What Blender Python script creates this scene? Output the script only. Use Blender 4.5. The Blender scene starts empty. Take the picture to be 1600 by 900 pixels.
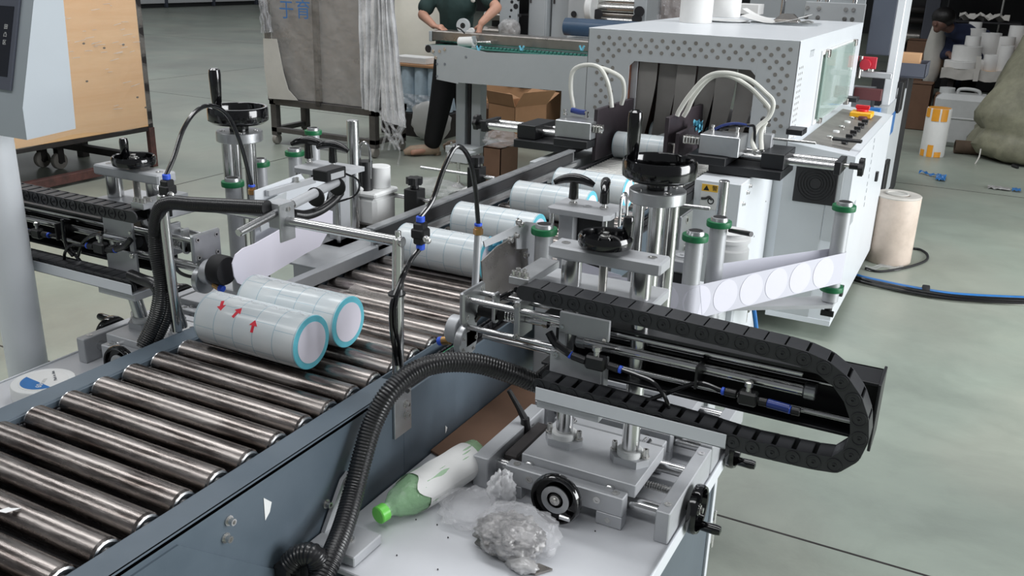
import bpy, bmesh, math, random
from mathutils import Vector, Matrix
random.seed(7)
PI=math.pi
SC=bpy.context.scene; COL=SC.collection
# ---------------- camera ----------------
PAN,PITCH,ROLL,FPX=-0.4693,0.3419,0.03144,1424.0
cam_at=Vector((0,0,1.55))
cF=Vector((math.sin(PAN)*math.cos(PITCH),math.cos(PAN)*math.cos(PITCH),-math.sin(PITCH)))
r0=Vector((math.cos(PAN),-math.sin(PAN),0)); u0=r0.cross(cF)
cR=math.cos(ROLL)*r0+math.sin(ROLL)*u0; cU=-math.sin(ROLL)*r0+math.cos(ROLL)*u0
cd=bpy.data.cameras.new('camera'); cam=bpy.data.objects.new('camera',cd); COL.objects.link(cam)
cd.sensor_width=36; cd.lens=FPX/1600*36; cd.clip_start=.05; cd.clip_end=200
mx=Matrix.Identity(4)
for i in range(3): mx[i][0]=cR[i]; mx[i][1]=cU[i]; mx[i][2]=-cF[i]; mx[i][3]=cam_at[i]
cam.matrix_world=mx; SC.camera=cam
# ---------------- world, lights, exposure ----------------
w=bpy.data.worlds.new('world'); SC.world=w; w.use_nodes=True
bg=w.node_tree.nodes['Background']; bg.inputs[0].default_value=(.66,.69,.73,1); bg.inputs[1].default_value=.26
def area(name,loc,aim,sx,sy,power,col=(1,1,1)):
    l=bpy.data.lights.new(name,'AREA'); l.shape='RECTANGLE'; l.size=sx; l.size_y=sy; l.energy=power; l.color=col
    o=bpy.data.objects.new(name,l); COL.objects.link(o); o.location=loc
    o.rotation_euler=(Vector(aim)-Vector(loc)).to_track_quat('-Z','Y').to_euler(); return o
for x,y,pw in((-5,-3,420),(-4,3.5,600),(-9,10,170),(-10,17,80)):
    area('skylight_strip',(x,y,8.4),(x,y,0),14,1.6,pw,(.98,.99,1))
area('open_door_daylight',(7.0,4.0,2.4),(-1,4.2,.6),5,4.0,860,(.96,.98,1))
area('far_window_daylight',(-20.5,16,4.6),(-5,8,.5),16,3.5,140,(.95,.97,1))
SC.view_settings.view_transform='Standard'; SC.view_settings.look='None'; SC.view_settings.gamma=1
SC.view_settings.use_curve_mapping=False; SC.view_settings.exposure=0.0
# ---------------- pixel rays of the 1600x900 photograph ----------------
def ray(x,y): return (x-800)*cR-(y-450)*cU+FPX*cF
def onx(x,y,v): d=ray(x,y); return cam_at+d*((v-cam_at.x)/d.x)
def ony(x,y,v): d=ray(x,y); return cam_at+d*((v-cam_at.y)/d.y)
def onz(x,y,v): d=ray(x,y); return cam_at+d*((v-cam_at.z)/d.z)
def mm(px_,p): return px_*((Vector(p)-cam_at).dot(cF))/FPX
# ---------------- materials ----------------
def lin(c): return c/12.92 if c<=.04045 else ((c+.055)/1.055)**2.4
def S(r,g,b): return (lin(r/255),lin(g/255),lin(b/255),1)
MT={}
def pm(name,col,rough=.5,metal=0,var=0,vs=6,bump=0,bs=40,col2=None,stretch=(1,1,1),coat=0,alpha=1,trans=0,rvar=0,emis=None):
    m=bpy.data.materials.new(name); m.use_nodes=True; nt=m.node_tree; b=nt.nodes['Principled BSDF']; L=nt.links.new
    b.inputs['Base Color'].default_value=col; b.inputs['Roughness'].default_value=rough; b.inputs['Metallic'].default_value=metal
    b.inputs['Coat Weight'].default_value=coat; b.inputs['Alpha'].default_value=alpha; b.inputs['Transmission Weight'].default_value=trans
    if emis: b.inputs['Emission Color'].default_value=emis[0]; b.inputs['Emission Strength'].default_value=emis[1]
    tc=nt.nodes.new('ShaderNodeTexCoord'); mp=nt.nodes.new('ShaderNodeMapping'); mp.inputs['Scale'].default_value=stretch; L(tc.outputs['Object'],mp.inputs[0])
    if var or rvar:
        n=nt.nodes.new('ShaderNodeTexNoise'); n.inputs['Scale'].default_value=vs; n.inputs['Detail'].default_value=6; n.inputs['Roughness'].default_value=.65; L(mp.outputs[0],n.inputs[0])
        if var:
            mr=nt.nodes.new('ShaderNodeValToRGB'); mr.color_ramp.elements[0].position=.32; mr.color_ramp.elements[1].position=.68
            c2=col2 or (col[0]*(1-var),col[1]*(1-var),col[2]*(1-var),1)
            mr.color_ramp.elements[0].color=c2; mr.color_ramp.elements[1].color=col
            L(n.outputs[0],mr.inputs[0]); L(mr.outputs[0],b.inputs['Base Color'])
        if rvar:
            r=nt.nodes.new('ShaderNodeMapRange'); r.inputs[1].default_value=.3; r.inputs[2].default_value=.7; r.inputs[3].default_value=rough-rvar; r.inputs[4].default_value=rough+rvar; L(n.outputs[0],r.inputs[0]); L(r.outputs[0],b.inputs['Roughness'])
    if bump:
        n2=nt.nodes.new('ShaderNodeTexNoise'); n2.inputs['Scale'].default_value=bs; n2.inputs['Detail'].default_value=5; L(mp.outputs[0],n2.inputs[0])
        bp=nt.nodes.new('ShaderNodeBump'); bp.inputs['Strength'].default_value=bump; bp.inputs['Distance'].default_value=.01; L(n2.outputs[0],bp.inputs['Height']); L(bp.outputs[0],b.inputs['Normal'])
    MT[name]=m; return m
pm('steel_paint',S(84,96,106),.38,0,.12,9,.02,60,rvar=.06)
pm('cabinet_paint',S(96,106,114),.42,0,.15,7,.02,50)
pm('white_paint',S(222,226,230),.35,0,.04,5)
pm('table_white',S(200,202,206),.32,0,.06,8,.01,80)
pm('grey_white',S(188,192,194),.45,0,.05,5)
pm('light_grey',S(170,175,178),.5,0,.06,6)
pm('rail_dark',S(58,58,60),.35,.3,.2,10)
pm('dark_grey_paint',S(78,84,96),.45,0,.08,6)
pm('alu',S(190,192,194),.34,.85,.10,30,.02,200,rvar=.06)
pm('alu_dull',S(188,190,193),.48,.45,.08,20,.02,200)
pm('bright_steel',S(212,212,212),.2,1,.08,14,rvar=.05)
pm('roller_steel',S(160,154,150),.27,1,.42,7,.04,25,col2=S(88,80,76),stretch=(1.2,9,9),rvar=.08)
pm('roller_cap',S(205,205,205),.25,1,.1,40)
pm('small_roller',S(190,190,186),.35,.7,.1,20)
pm('stainless',S(165,160,155),.32,.9,.2,9,.03,60,rvar=.08)
pm('zinc',S(214,213,210),.25,.9,.12,60)
pm('brass',S(190,150,100),.3,1,.1,60)
pm('black_plastic',S(26,26,28),.38,0,.3,12)
pm('black_gloss',S(12,12,14),.12,0,.2,12,coat=.4)
pm('chain_plastic',S(46,47,50),.42,0,.25,20,.03,80)
pm('chain_face',S(34,34,37),.5,0,.25,20,.03,80)
pm('black_paint',S(34,35,38),.42,0,.2,12)
pm('tube_black',S(18,18,20),.2,0,.1,12,coat=.3)
pm('hose_black',S(24,24,26),.33,0,.2,12,coat=.2)
pm('blue_ring',S(50,90,210),.4)
pm('clear_blue_tube',S(40,60,130),.25,0,.2,30)
pm('green_ring',S(20,110,66),.45,0,.15,20)
pm('white_plastic',S(226,227,226),.45,0,.04,6)
pm('white_tube',S(214,214,206),.4,0,.06,20)
pm('rubber',S(30,30,32),.75,0,.2,20)
pm('purple_black',S(58,50,56),.5,0,.25,10,.03,60)
pm('wood_handle',S(150,110,70),.6,0,.2,10)
pm('carton',S(176,134,98),.75,0,.10,8,.03,30)
pm('carton_dark',S(112,84,66),.8,0,.15,8,.03,30)
pm('carton_light',S(214,170,128),.7,0,.08,8,.03,30)
pm('carton_inside',S(126,92,66),.85,0,.2,10)
pm('rust_steel',S(120,80,74),.65,.2,.4,12,.1,30,col2=S(70,56,54))
pm('rack_steel',S(96,93,91),.5,.3,.35,10,.08,30)
pm('old_wood',S(60,56,54),.7,0,.3,10,.1,30)
pm('dark_steel',S(62,58,58),.55,.4,.35,10,.08,30)
pm('caster_rubber',S(150,146,140),.6,0,.1,10)
pm('green_shirt',S(40,62,60),.85,0,.18,9,.25,25)
pm('navy_shirt',S(34,44,74),.85,0,.3,9,.25,25)
pm('trousers_black',S(14,14,17),.85,0,.3,9,.3,20)
pm('skin',S(196,148,126),.5,0,.08,18)
pm('skin_dark',S(108,78,68),.5,0,.1,18)
pm('hair',S(14,12,12),.5,0,.3,40,.3,80)
pm('shoe_tan',S(190,165,142),.5,0,.15,18)
pm('paper',S(222,222,220),.8,0,.04,20)
pm('paper_shade',S(196,194,188),.8,0,.08,12)
pm('core_brown',S(96,80,66),.8,0,.2,20)
pm('tape_orange',S(232,160,50),.4,0,.1,20)
pm('drum_cream',S(222,206,192),.5,0,.07,7,.03,20,col2=S(196,180,166))
pm('drum_lid',S(205,200,192),.5,0,.12,14)
pm('guard_red',S(190,40,58),.4)
pm('sack_weave',S(146,145,124),.5,0,.3,5,.7,9,col2=S(108,107,90))
pm('jerry_plastic',S(188,190,190),.45,0,.12,6)
pm('blue_plastic',S(50,120,190),.3,0,.2,20)
pm('film_grey',S(196,196,197),.25,0,.4,9,.5,22,rvar=.1,col2=S(128,126,124))
pm('film_white',S(226,226,228),.28,0,.3,9,.35,30,rvar=.1,col2=S(186,186,188))
pm('foil_wrap',S(150,150,152),.34,.3,.3,5,.35,9,rvar=.1)
pm('cream_bag',S(205,202,190),.6,0,.12,3,.3,5)
pm('bluish_rolls',S(190,208,220),.4,0,.2,14,.05,20)
pm('wood_board',S(250,208,158),.5,0,.2,2.2,.03,40,col2=S(240,190,136),stretch=(1,.35,7))
pm('green_cap',S(120,220,90),.35,0,.06,20)
pm('screen_black',S(26,30,40),.15,0,.1,6)
pm('bezel_grey',S(88,92,104),.5)
pm('box_grey',S(176,184,190),.45,0,.04,5)
pm('red_plastic',S(210,30,40),.4)
pm('yellow_plastic',S(245,180,30),.4)
pm('dark_red',S(96,50,52),.5)
pm('red_ink',S(215,40,60),.6)
pm('cyan_face',S(112,208,226),.45,0,.18,25)
pm('cyan_bag',S(120,200,225),.35,0,.2,25)
pm('dot_label',S(220,219,231),.55,0,.02,10)
pm('label_disc',S(238,234,246),.55,0,.02,10)
pm('teal_strip',S(70,140,128),.35,0,.3,20)
pm('warning_yellow',S(240,190,70),.5)
pm('ink_black',S(25,25,25),.6)
pm('ink_grey',S(120,124,130),.6)
pm('pocket_grey',S(150,146,140),.45,.2,.3,10)
pm('curtain_grey',S(150,147,143),.45,0,.18,4,.03,20)
pm('inner_orange',S(150,90,60),.6,0,.5,12,col2=S(50,34,30))
pm('green_cable',S(30,150,100),.4)
pm('fan_black',S(22,22,24),.55)
pm('machine_dark',S(38,38,42),.55,0,.4,5)
pm('blue_film',S(60,84,110),.4,0,.2,8)
pm('blue_ink',S(64,112,168),.6)
pm('barrier_white',S(238,240,242),.6,0,.06,3)
pm('dark_wall',S(58,60,62),.8,0,.2,2)
def glass(name,col,alpha,rough=.08,bump=0):
    m=pm(name,col,rough,0,0); b=m.node_tree.nodes['Principled BSDF']; b.inputs['Alpha'].default_value=alpha
    if bump:
        nt=m.node_tree; n=nt.nodes.new('ShaderNodeTexNoise'); n.inputs['Scale'].default_value=18; n.inputs['Detail'].default_value=6
        tc=nt.nodes.new('ShaderNodeTexCoord'); nt.links.new(tc.outputs['Object'],n.inputs[0])
        bp=nt.nodes.new('ShaderNodeBump'); bp.inputs['Strength'].default_value=bump; bp.inputs['Distance'].default_value=.03; nt.links.new(n.outputs[0],bp.inputs['Height']); nt.links.new(bp.outputs[0],b.inputs['Normal'])
    return m
glass('film_clear',S(232,232,235),.20,.07,.8)
glass('film_sheet',S(236,230,222),.10,.10,.5)
glass('pane_glass',S(196,216,208),.55,.04)
glass('bottle_green',S(170,214,168),.55,.07,.5)
pm('scrap_grey',S(176,174,172),.3,.2,.4,24,.5,40,rvar=.1,col2=S(64,62,60))
pm('web_film',S(206,206,216),.45,0,.03,8)
def floor_mat():
    m=bpy.data.materials.new('floor_epoxy'); m.use_nodes=True; nt=m.node_tree; b=nt.nodes['Principled BSDF']; L=nt.links.new
    tc=nt.nodes.new('ShaderNodeTexCoord')
    n1=nt.nodes.new('ShaderNodeTexNoise'); n1.inputs['Scale'].default_value=.5; n1.inputs['Detail'].default_value=9; n1.inputs['Roughness'].default_value=.62; n1.inputs['Distortion'].default_value=.6; L(tc.outputs['Object'],n1.inputs[0])
    cr=nt.nodes.new('ShaderNodeValToRGB'); e=cr.color_ramp.elements; e[0].position=.3; e[0].color=S(134,139,133); e[1].position=.62; e[1].color=S(162,168,158)
    e2=e.new(.78); e2.color=S(182,181,166); L(n1.outputs[0],cr.inputs[0])
    mp=nt.nodes.new('ShaderNodeMapping'); mp.inputs['Scale'].default_value=(1,1.3,1); mp.inputs['Rotation'].default_value=(0,0,.5); L(tc.outputs['Object'],mp.inputs[0])
    n2=nt.nodes.new('ShaderNodeTexNoise'); n2.inputs['Scale'].default_value=2.2; n2.inputs['Detail'].default_value=10; n2.inputs['Roughness'].default_value=.75; n2.inputs['Distortion'].default_value=.5; L(mp.outputs[0],n2.inputs[0])
    c2=nt.nodes.new('ShaderNodeValToRGB'); c2.color_ramp.elements[0].position=.36; c2.color_ramp.elements[0].color=(.84,.84,.84,1); c2.color_ramp.elements[1].position=.56; c2.color_ramp.elements[1].color=(1,1,1,1); L(n2.outputs[0],c2.inputs[0])
    mu=nt.nodes.new('ShaderNodeMixRGB'); mu.blend_type='MULTIPLY'; mu.inputs[0].default_value=.75; L(cr.outputs[0],mu.inputs[1]); L(c2.outputs[0],mu.inputs[2]); 
    n3=nt.nodes.new('ShaderNodeTexNoise'); n3.inputs['Scale'].default_value=1.1; n3.inputs['Detail'].default_value=3; L(tc.outputs['Object'],n3.inputs[0])
    c3=nt.nodes.new('ShaderNodeValToRGB'); c3.color_ramp.elements[0].position=.42; c3.color_ramp.elements[0].color=(.95,1,.97,1); c3.color_ramp.elements[1].position=.60; c3.color_ramp.elements[1].color=(1,.995,.965,1); L(n3.outputs[0],c3.inputs[0])
    m3=nt.nodes.new('ShaderNodeMixRGB'); m3.blend_type='MULTIPLY'; m3.inputs[0].default_value=1; L(mu.outputs[0],m3.inputs[1]); L(c3.outputs[0],m3.inputs[2]); L(m3.outputs[0],b.inputs['Base Color'])
    mr=nt.nodes.new('ShaderNodeMapRange'); mr.inputs[3].default_value=.28; mr.inputs[4].default_value=.5; L(n2.outputs[0],mr.inputs[0]); L(mr.outputs[0],b.inputs['Roughness'])
    bp=nt.nodes.new('ShaderNodeBump'); bp.inputs['Strength'].default_value=.05; bp.inputs['Distance'].default_value=.02; L(n2.outputs[0],bp.inputs['Height']); L(bp.outputs[0],b.inputs['Normal'])
    MT['floor']=m
floor_mat()
def roll_mat():
    # printed die-cut grid of a roll of blank stickers: bands along the axis (object X), seams round it
    m=bpy.data.materials.new('label_roll_wrap'); m.use_nodes=True; nt=m.node_tree; b=nt.nodes['Principled BSDF']; L=nt.links.new
    b.inputs['Roughness'].default_value=.34; b.inputs['Coat Weight'].default_value=.25
    tc=nt.nodes.new('ShaderNodeTexCoord'); sx=nt.nodes.new('ShaderNodeSeparateXYZ'); L(tc.outputs['Object'],sx.inputs[0])
    def M_(op,a,bv,c=None):
        n=nt.nodes.new('ShaderNodeMath'); n.operation=op
        for i,v in enumerate((a,bv,c)):
            if v is None: continue
            if isinstance(v,(int,float)): n.inputs[i].default_value=v
            else: L(v,n.inputs[i])
        return n.outputs[0]
    u=M_('DIVIDE',sx.outputs[0],.0525); fu=M_('FRACT',M_('ADD',u,.5+10),0); band=M_('FLOOR',M_('ADD',u,10.5),0)
    l1=M_('LESS_THAN',fu,.03)
    zz=M_('SUBTRACT',sx.outputs[2],.0575)
    ang=M_('DIVIDE',M_('ARCTAN2',sx.outputs[1],zz),2*PI/5.5)
    fa=M_('FRACT',M_('ADD',M_('ADD',ang,M_('MULTIPLY',band,.13)),20.3),0)
    l2=M_('LESS_THAN',fa,.016)
    lm=M_('MAXIMUM',l1,l2)
    n=nt.nodes.new('ShaderNodeTexNoise'); n.inputs['Scale'].default_value=14; L(tc.outputs['Object'],n.inputs[0])
    cr=nt.nodes.new('ShaderNodeValToRGB'); cr.color_ramp.elements[0].position=.35; cr.color_ramp.elements[0].color=S(206,214,217); cr.color_ramp.elements[1].position=.65; cr.color_ramp.elements[1].color=S(216,221,222); L(n.outputs[0],cr.inputs[0])
    mi=nt.nodes.new('ShaderNodeMixRGB'); L(lm,mi.inputs[0]); L(cr.outputs[0],mi.inputs[1]); mi.inputs[2].default_value=S(150,180,194); L(mi.outputs[0],b.inputs['Base Color'])
    MT['roll_wrap']=m
roll_mat()
# ---------------- mesh builder ----------------
MIR=[False]; CX=-2.47
def XF(p):
    return Vector((CX-p[0],p[1],p[2])) if MIR[0] else Vector(p)
def V(*a): return Vector(a)
class M:
    def __init__(s): s.v=[]; s.f=[]
    def add(s,vs,fs):
        b=len(s.v); s.v+=[XF(p) for p in vs]; s.f+=[tuple(b+i for i in f) for f in fs]; return s
    def box(s,x0,x1,y0,y1,z0,z1,c=.0015):
        if x0>x1:x0,x1=x1,x0
        if y0>y1:y0,y1=y1,y0
        if z0>z1:z0,z1=z1,z0
        lo=(x0,y0,z0); hi=(x1,y1,z1); c=min(c,(x1-x0)*.3,(y1-y0)*.3,(z1-z0)*.3)
        if c<=0: 
            vs=[(x,y,z) for x in(x0,x1) for y in(y0,y1) for z in(z0,z1)]
            return s.add(vs,[(0,1,3,2),(4,6,7,5),(0,4,5,1),(2,3,7,6),(0,2,6,4),(1,5,7,3)])
        vs=[];idx={}
        for cx in(0,1):
            for cy in(0,1):
                for cz in(0,1):
                    k=(cx,cy,cz)
                    for ax in range(3):
                        p=[]
                        for a in range(3):
                            base=hi[a] if k[a] else lo[a]
                            if a!=ax: base+= (-c if k[a] else c)
                            p.append(base)
                        idx[(k,ax)]=len(vs); vs.append(p)
        fs=[]
        for ax in range(3):
            o=[a for a in range(3) if a!=ax]
            for sd in(0,1):
                q=[]
                for (i,j) in((0,0),(1,0),(1,1),(0,1)):
                    k=[0,0,0];k[ax]=sd;k[o[0]]=i;k[o[1]]=j;q.append(idx[(tuple(k),ax)])
                fs.append(q)
        for a in range(3):
            o=[b for b in range(3) if b!=a]
            for i in(0,1):
                for j in(0,1):
                    k0=[0,0,0];k0[o[0]]=i;k0[o[1]]=j;k1=list(k0);k1[a]=1;k0=tuple(k0);k1=tuple(k1)
                    fs.append((idx[(k0,o[0])],idx[(k1,o[0])],idx[(k1,o[1])],idx[(k0,o[1])]))
        for k in [(i,j,l) for i in(0,1) for j in(0,1) for l in(0,1)]: fs.append((idx[(k,0)],idx[(k,1)],idx[(k,2)]))
        return s.add(vs,fs)
    def frame(s,ax):
        ax=Vector(ax).normalized(); t=Vector((0,0,1)) if abs(ax.z)<.9 else Vector((1,0,0)); a=ax.cross(t).normalized(); b=ax.cross(a); return ax,a,b
    def lathe(s,o,ax,prof,n=24,a0=0,closed=False):
        ax,a,b=s.frame(ax); o=Vector(o); vs=[];fs=[]
        for r,h in prof:
            for i in range(n):
                t=2*PI*i/n+a0; vs.append(o+ax*h+(a*math.cos(t)+b*math.sin(t))*max(r,1e-5))
        m=len(prof)
        for j in range(m-1+(1 if closed else 0)):
            for i in range(n):
                k=(i+1)%n; j2=(j+1)%m; fs.append((j*n+i,j*n+k,j2*n+k,j2*n+i))
        if not closed:
            if prof[0][0]>1e-4: fs.append(tuple(range(n)))
            if prof[-1][0]>1e-4: fs.append(tuple((m-1)*n+i for i in range(n)))
        return s.add(vs,fs)
    def cyl(s,p0,p1,r,n=20,r2=None,c=None):
        p0=Vector(p0);p1=Vector(p1);d=p1-p0;h=d.length; r2=r if r2 is None else r2
        c=min(.0015,r*.2,h*.2) if c is None else c
        pr=[(r-c,0),(r,c),(r2,h-c),(r2-c,h)] if c>0 else [(r,0),(r2,h)]
        return s.lathe(p0,d,pr,n)
    def tube(s,pts,r,n=10,radii=None,closed=False,sy=1):
        pts=[Vector(p) for p in pts]; N=len(pts); vs=[];fs=[]; a=None
        for i,p in enumerate(pts):
            if closed: t=(pts[(i+1)%N]-pts[i-1])
            else: t=(pts[min(i+1,N-1)]-pts[max(i-1,0)])
            if t.length<1e-9: t=Vector((0,0,1))
            t.normalize()
            if a is None: _,a,b=s.frame(t)
            else:
                a=(a-t*a.dot(t))
                if a.length<1e-6: _,a,_b=s.frame(t)
                a.normalize(); b=t.cross(a)
            rr=radii[i] if radii else r
            for k in range(n):
                q=2*PI*k/n; vs.append(p+(a*math.cos(q)+b*math.sin(q)*sy)*rr)
        for i in range(N-1+(1 if closed else 0)):
            for k in range(n):
                i2=(i+1)%N;k2=(k+1)%n; fs.append((i*n+k,i*n+k2,i2*n+k2,i2*n+k))
        if not closed: fs.append(tuple(range(n))); fs.append(tuple((N-1)*n+k for k in range(n)))
        return s.add(vs,fs)
    def prism(s,poly,vec):
        poly=[Vector(p) for p in poly]; vec=Vector(vec); n=len(poly)
        return s.add(poly+[p+vec for p in poly],[tuple(range(n)),tuple(range(n,2*n))]+[(i,(i+1)%n,n+(i+1)%n,n+i) for i in range(n)])
    def sphere(s,c,r,n=16,m=10,sc=(1,1,1)):
        pr=[];c=Vector(c);vs=[];fs=[]
        for j in range(1,m):
            t=PI*j/m
            for i in range(n):
                q=2*PI*i/n; vs.append(c+Vector((math.sin(t)*math.cos(q)*sc[0],math.sin(t)*math.sin(q)*sc[1],math.cos(t)*sc[2]))*r)
        top=len(vs);vs.append(c+Vector((0,0,r*sc[2])));vs.append(c-Vector((0,0,r*sc[2])))
        for j in range(m-2):
            for i in range(n): fs.append((j*n+i,j*n+(i+1)%n,(j+1)*n+(i+1)%n,(j+1)*n+i))
        for i in range(n): fs.append((top,(i+1)%n,i)); fs.append((top+1,(m-2)*n+i,(m-2)*n+(i+1)%n))
        return s.add(vs,fs)
    def sheet(s,rows,th=.0012):
        # thin shell from a grid of points
        R=len(rows);C=len(rows[0]); P=[[Vector(p) for p in r] for r in rows]; vs=[];
        nr=[]
        for i in range(R):
            for j in range(C):
                du=P[i][min(j+1,C-1)]-P[i][max(j-1,0)]; dv=P[min(i+1,R-1)][j]-P[max(i-1,0)][j]; nn=du.cross(dv); nn=nn.normalized() if nn.length>1e-9 else Vector((0,0,1)); nr.append(nn)
        for sg in(.5,-.5):
            for i in range(R):
                for j in range(C): vs.append(P[i][j]+nr[i*C+j]*th*sg)
        o=R*C;fs=[]
        for i in range(R-1):
            for j in range(C-1):
                a=i*C+j; fs.append((a,a+1,a+C+1,a+C)); fs.append((o+a,o+a+C,o+a+C+1,o+a+1))
        for j in range(C-1): fs.append((j,o+j,o+j+1,j+1)); a=(R-1)*C+j; fs.append((a,a+1,o+a+1,o+a))
        for i in range(R-1): a=i*C; fs.append((a,a+C,o+a+C,o+a)); a=i*C+C-1; fs.append((a,o+a,o+a+C,a+C))
        return s.add(vs,fs)
def spl(pts,k=8):
    P=[Vector(p) for p in pts]; P=[P[0]*2-P[1]]+P+[P[-1]*2-P[-2]]; out=[]
    for i in range(1,len(P)-2):
        for j in range(k):
            t=j/k; a,b,c,d=P[i-1],P[i],P[i+1],P[i+2]
            out.append(.5*((2*b)+(c-a)*t+(2*a-5*b+4*c-d)*t*t+(3*b-a-3*c+d)*t**3))
    out.append(P[-2]); return out
def resample(pts,step):
    out=[pts[0]];acc=0
    for a,b in zip(pts,pts[1:]):
        L=(b-a).length
        while acc+L>=step:
            t=(step-acc)/L; a=a+(b-a)*t; out.append(a); L=(b-a).length; acc=0
        acc+=L
    return out
def mesh_of(name,m,sharp=34,smooth=True,org=Vector((0,0,0)),recalc=True):
    me=bpy.data.meshes.new(name); me.from_pydata([tuple(Vector(v)-org) for v in m.v],[],[f for f in m.f])
    if recalc:
        bm=bmesh.new(); bm.from_mesh(me); bmesh.ops.recalc_face_normals(bm,faces=bm.faces); bm.to_mesh(me); bm.free()
    if smooth:
        me.shade_smooth()
        me.set_sharp_from_angle(angle=math.radians(sharp))
    me.update(); return me
WL={}
def wloc(o): return WL.get(o.name,Vector(o.location)) if o else Vector((0,0,0))
def thing(name,loc,label,cat,group=None,kind=None):
    loc=XF(loc)
    o=bpy.data.objects.new(name,None); COL.objects.link(o); o.location=loc; o.empty_display_size=.05; WL[o.name]=Vector(loc)
    o['label']=label; o['category']=cat
    if group:o['group']=group
    if kind:o['kind']=kind
    return o
def part(name,m,mat,parent,label=None,kind=None,sharp=34,smooth=True):
    org=wloc(parent)
    me=mesh_of(name,m,sharp,smooth,org); me.materials.append(MT[mat])
    o=bpy.data.objects.new(name,me); COL.objects.link(o); o.parent=parent; WL[o.name]=org
    if label:o['label']=label
    if kind:o['kind']=kind
    return o
def solo(name,m,mat,label,cat,group=None,kind=None,sharp=34,smooth=True):
    xs=[v.x for v in m.v];ys=[v.y for v in m.v];zs=[v.z for v in m.v]; org=Vector(((min(xs)+max(xs))/2,(min(ys)+max(ys))/2,min(zs)))
    me=mesh_of(name,m,sharp,smooth,org); me.materials.append(MT[mat]); o=bpy.data.objects.new(name,me); COL.objects.link(o); o.location=org; WL[o.name]=org
    if label:o['label']=label
    if cat:o['category']=cat
    if group:o['group']=group
    if kind:o['kind']=kind
    return o
def struct(name,m,mat,parent=None,smooth=True):
    o=solo(name,m,mat,None,None,None,'structure',smooth=smooth) if parent is None else part(name,m,mat,parent,smooth=smooth)
    return o
def dup(root,loc,label=None,group=None,rz=0):
    r=root.copy(); COL.objects.link(r); r.location=loc; r.rotation_euler=(0,0,rz); WL[r.name]=Vector(loc)
    if label:r['label']=label
    if group:r['group']=group
    for ch in list(root.children):
        c=ch.copy(); COL.objects.link(c); c.parent=r; c.matrix_parent_inverse=ch.matrix_parent_inverse.copy()
        for g in list(ch.children):
            d=g.copy(); COL.objects.link(d); d.parent=c
    return r
# ---- common machine details ----
def bolt(p,ax,r,h,parent,mat='zinc',name='bolt'):
    m=M(); p=Vector(p); a=Vector(ax).normalized()
    m.lathe(p,a,[(r*1.5,0),(r*1.5,h*.2),(r,h*.2),(r,h),(r*.55,h),(r*.5,h*.7),(0,h*.7)],10); return part(name,m,mat,parent)
def handwheel(c,ax,R,parent,handle=True,hl=.05,ha=0.0,label=None,deep=.02,hr=.009,name='handwheel'):
    c=Vector(c); m=M(); A=Vector(ax).normalized(); _,a,b=m.frame(A)
    prof=[(R*.25,-deep*.3),(R*.8,-deep*.5),(R*.97,-deep*.35),(R,0),(R,deep*.6),(R*.94,deep),(R*.86,deep*.9),(R*.82,deep*.2),(R*.6,0),(R*.3,deep*.1),(R*.25,deep*.6),(0,deep*.6)]
    m.lathe(c,A,[(0,-deep*.3)]+prof,36)
    w=part(name,m,'black_gloss',parent,label)
    h=M(); h.lathe(c,A,[(R*.2,deep*.3),(R*.2,deep*.8),(R*.12,deep*.85),(R*.12,deep*1.2),(0,deep*1.25)],16); part('hub',h,'zinc',w)
    if handle:
        hp=c+(a*math.cos(ha)+b*math.sin(ha))*R*.78
        h=M(); h.lathe(hp,A,[(hr*.8,0),(hr*1.05,hl*.15),(hr*1.2,hl*.8),(hr,hl*.97),(0,hl)],14); part('handle',h,'black_gloss',w)
    return w
def green_roller(x,y,z0,z1,label,r=.021,ring2=None,post=False):
    t=thing('guide_roller',(x,y,z0),label,'roller')
    m=M(); m.cyl((x,y,z0),(x,y,z1-.022),r,28); part('roller_tube',m,'alu_dull',t)
    if post: m=M(); m.cyl((x,y,0),(x,y,z0),.011,14); part('roller_post',m,'dark_steel',t)
    m=M(); m.lathe((x,y,z1-.024),(0,0,1),[(r,0),(r*1.42,0),(r*1.45,.003),(r*1.45,.011),(r*1.42,.014),(r,.014)],28); part('green_collar',m,'green_ring',t)
    if ring2:
        m=M(); m.lathe((x,y,ring2),(0,0,1),[(r,0),(r*1.42,0),(r*1.45,.003),(r*1.45,.011),(r*1.42,.014),(r,.014)],28); part('green_collar',m,'green_ring',t)
    m=M(); m.lathe((x,y,z1-.022),(0,0,1),[(r,0),(r,.018),(r*.93,.021),(r*.8,.0215),(r*.8,.019),(0,.019)],28); part('end_cap',m,'alu',t)
    m=M(); m.cyl((x,y,z1-.0035),(x,y,z1-.0008),r*.72,20,c=0); part('cap_insert',m,'rubber',t)
    return t
def chose(pts,r,parent_or_none,label,cat='hose',pitch=.0062,name='corrugated_hose',mat='hose_black',amp=.10,n=16,part_of=None):
    P=resample(spl(pts,14),pitch/4); rad=[r*(1+amp*(1 if (i%4) in(0,1) else -1)*.5) for i in range(len(P))]
    m=M(); m.tube(P,r,n,rad)
    if part_of is not None: return part(name,m,mat,part_of,label,sharp=60)
    return solo(name,m,mat,label,cat,sharp=60)
def wire(pts,r,mat,parent,name='air_tube',n=8,k=8,label=None):
    m=M(); m.tube(spl(pts,k),r,n); return part(name,m,mat,parent,label)
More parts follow.
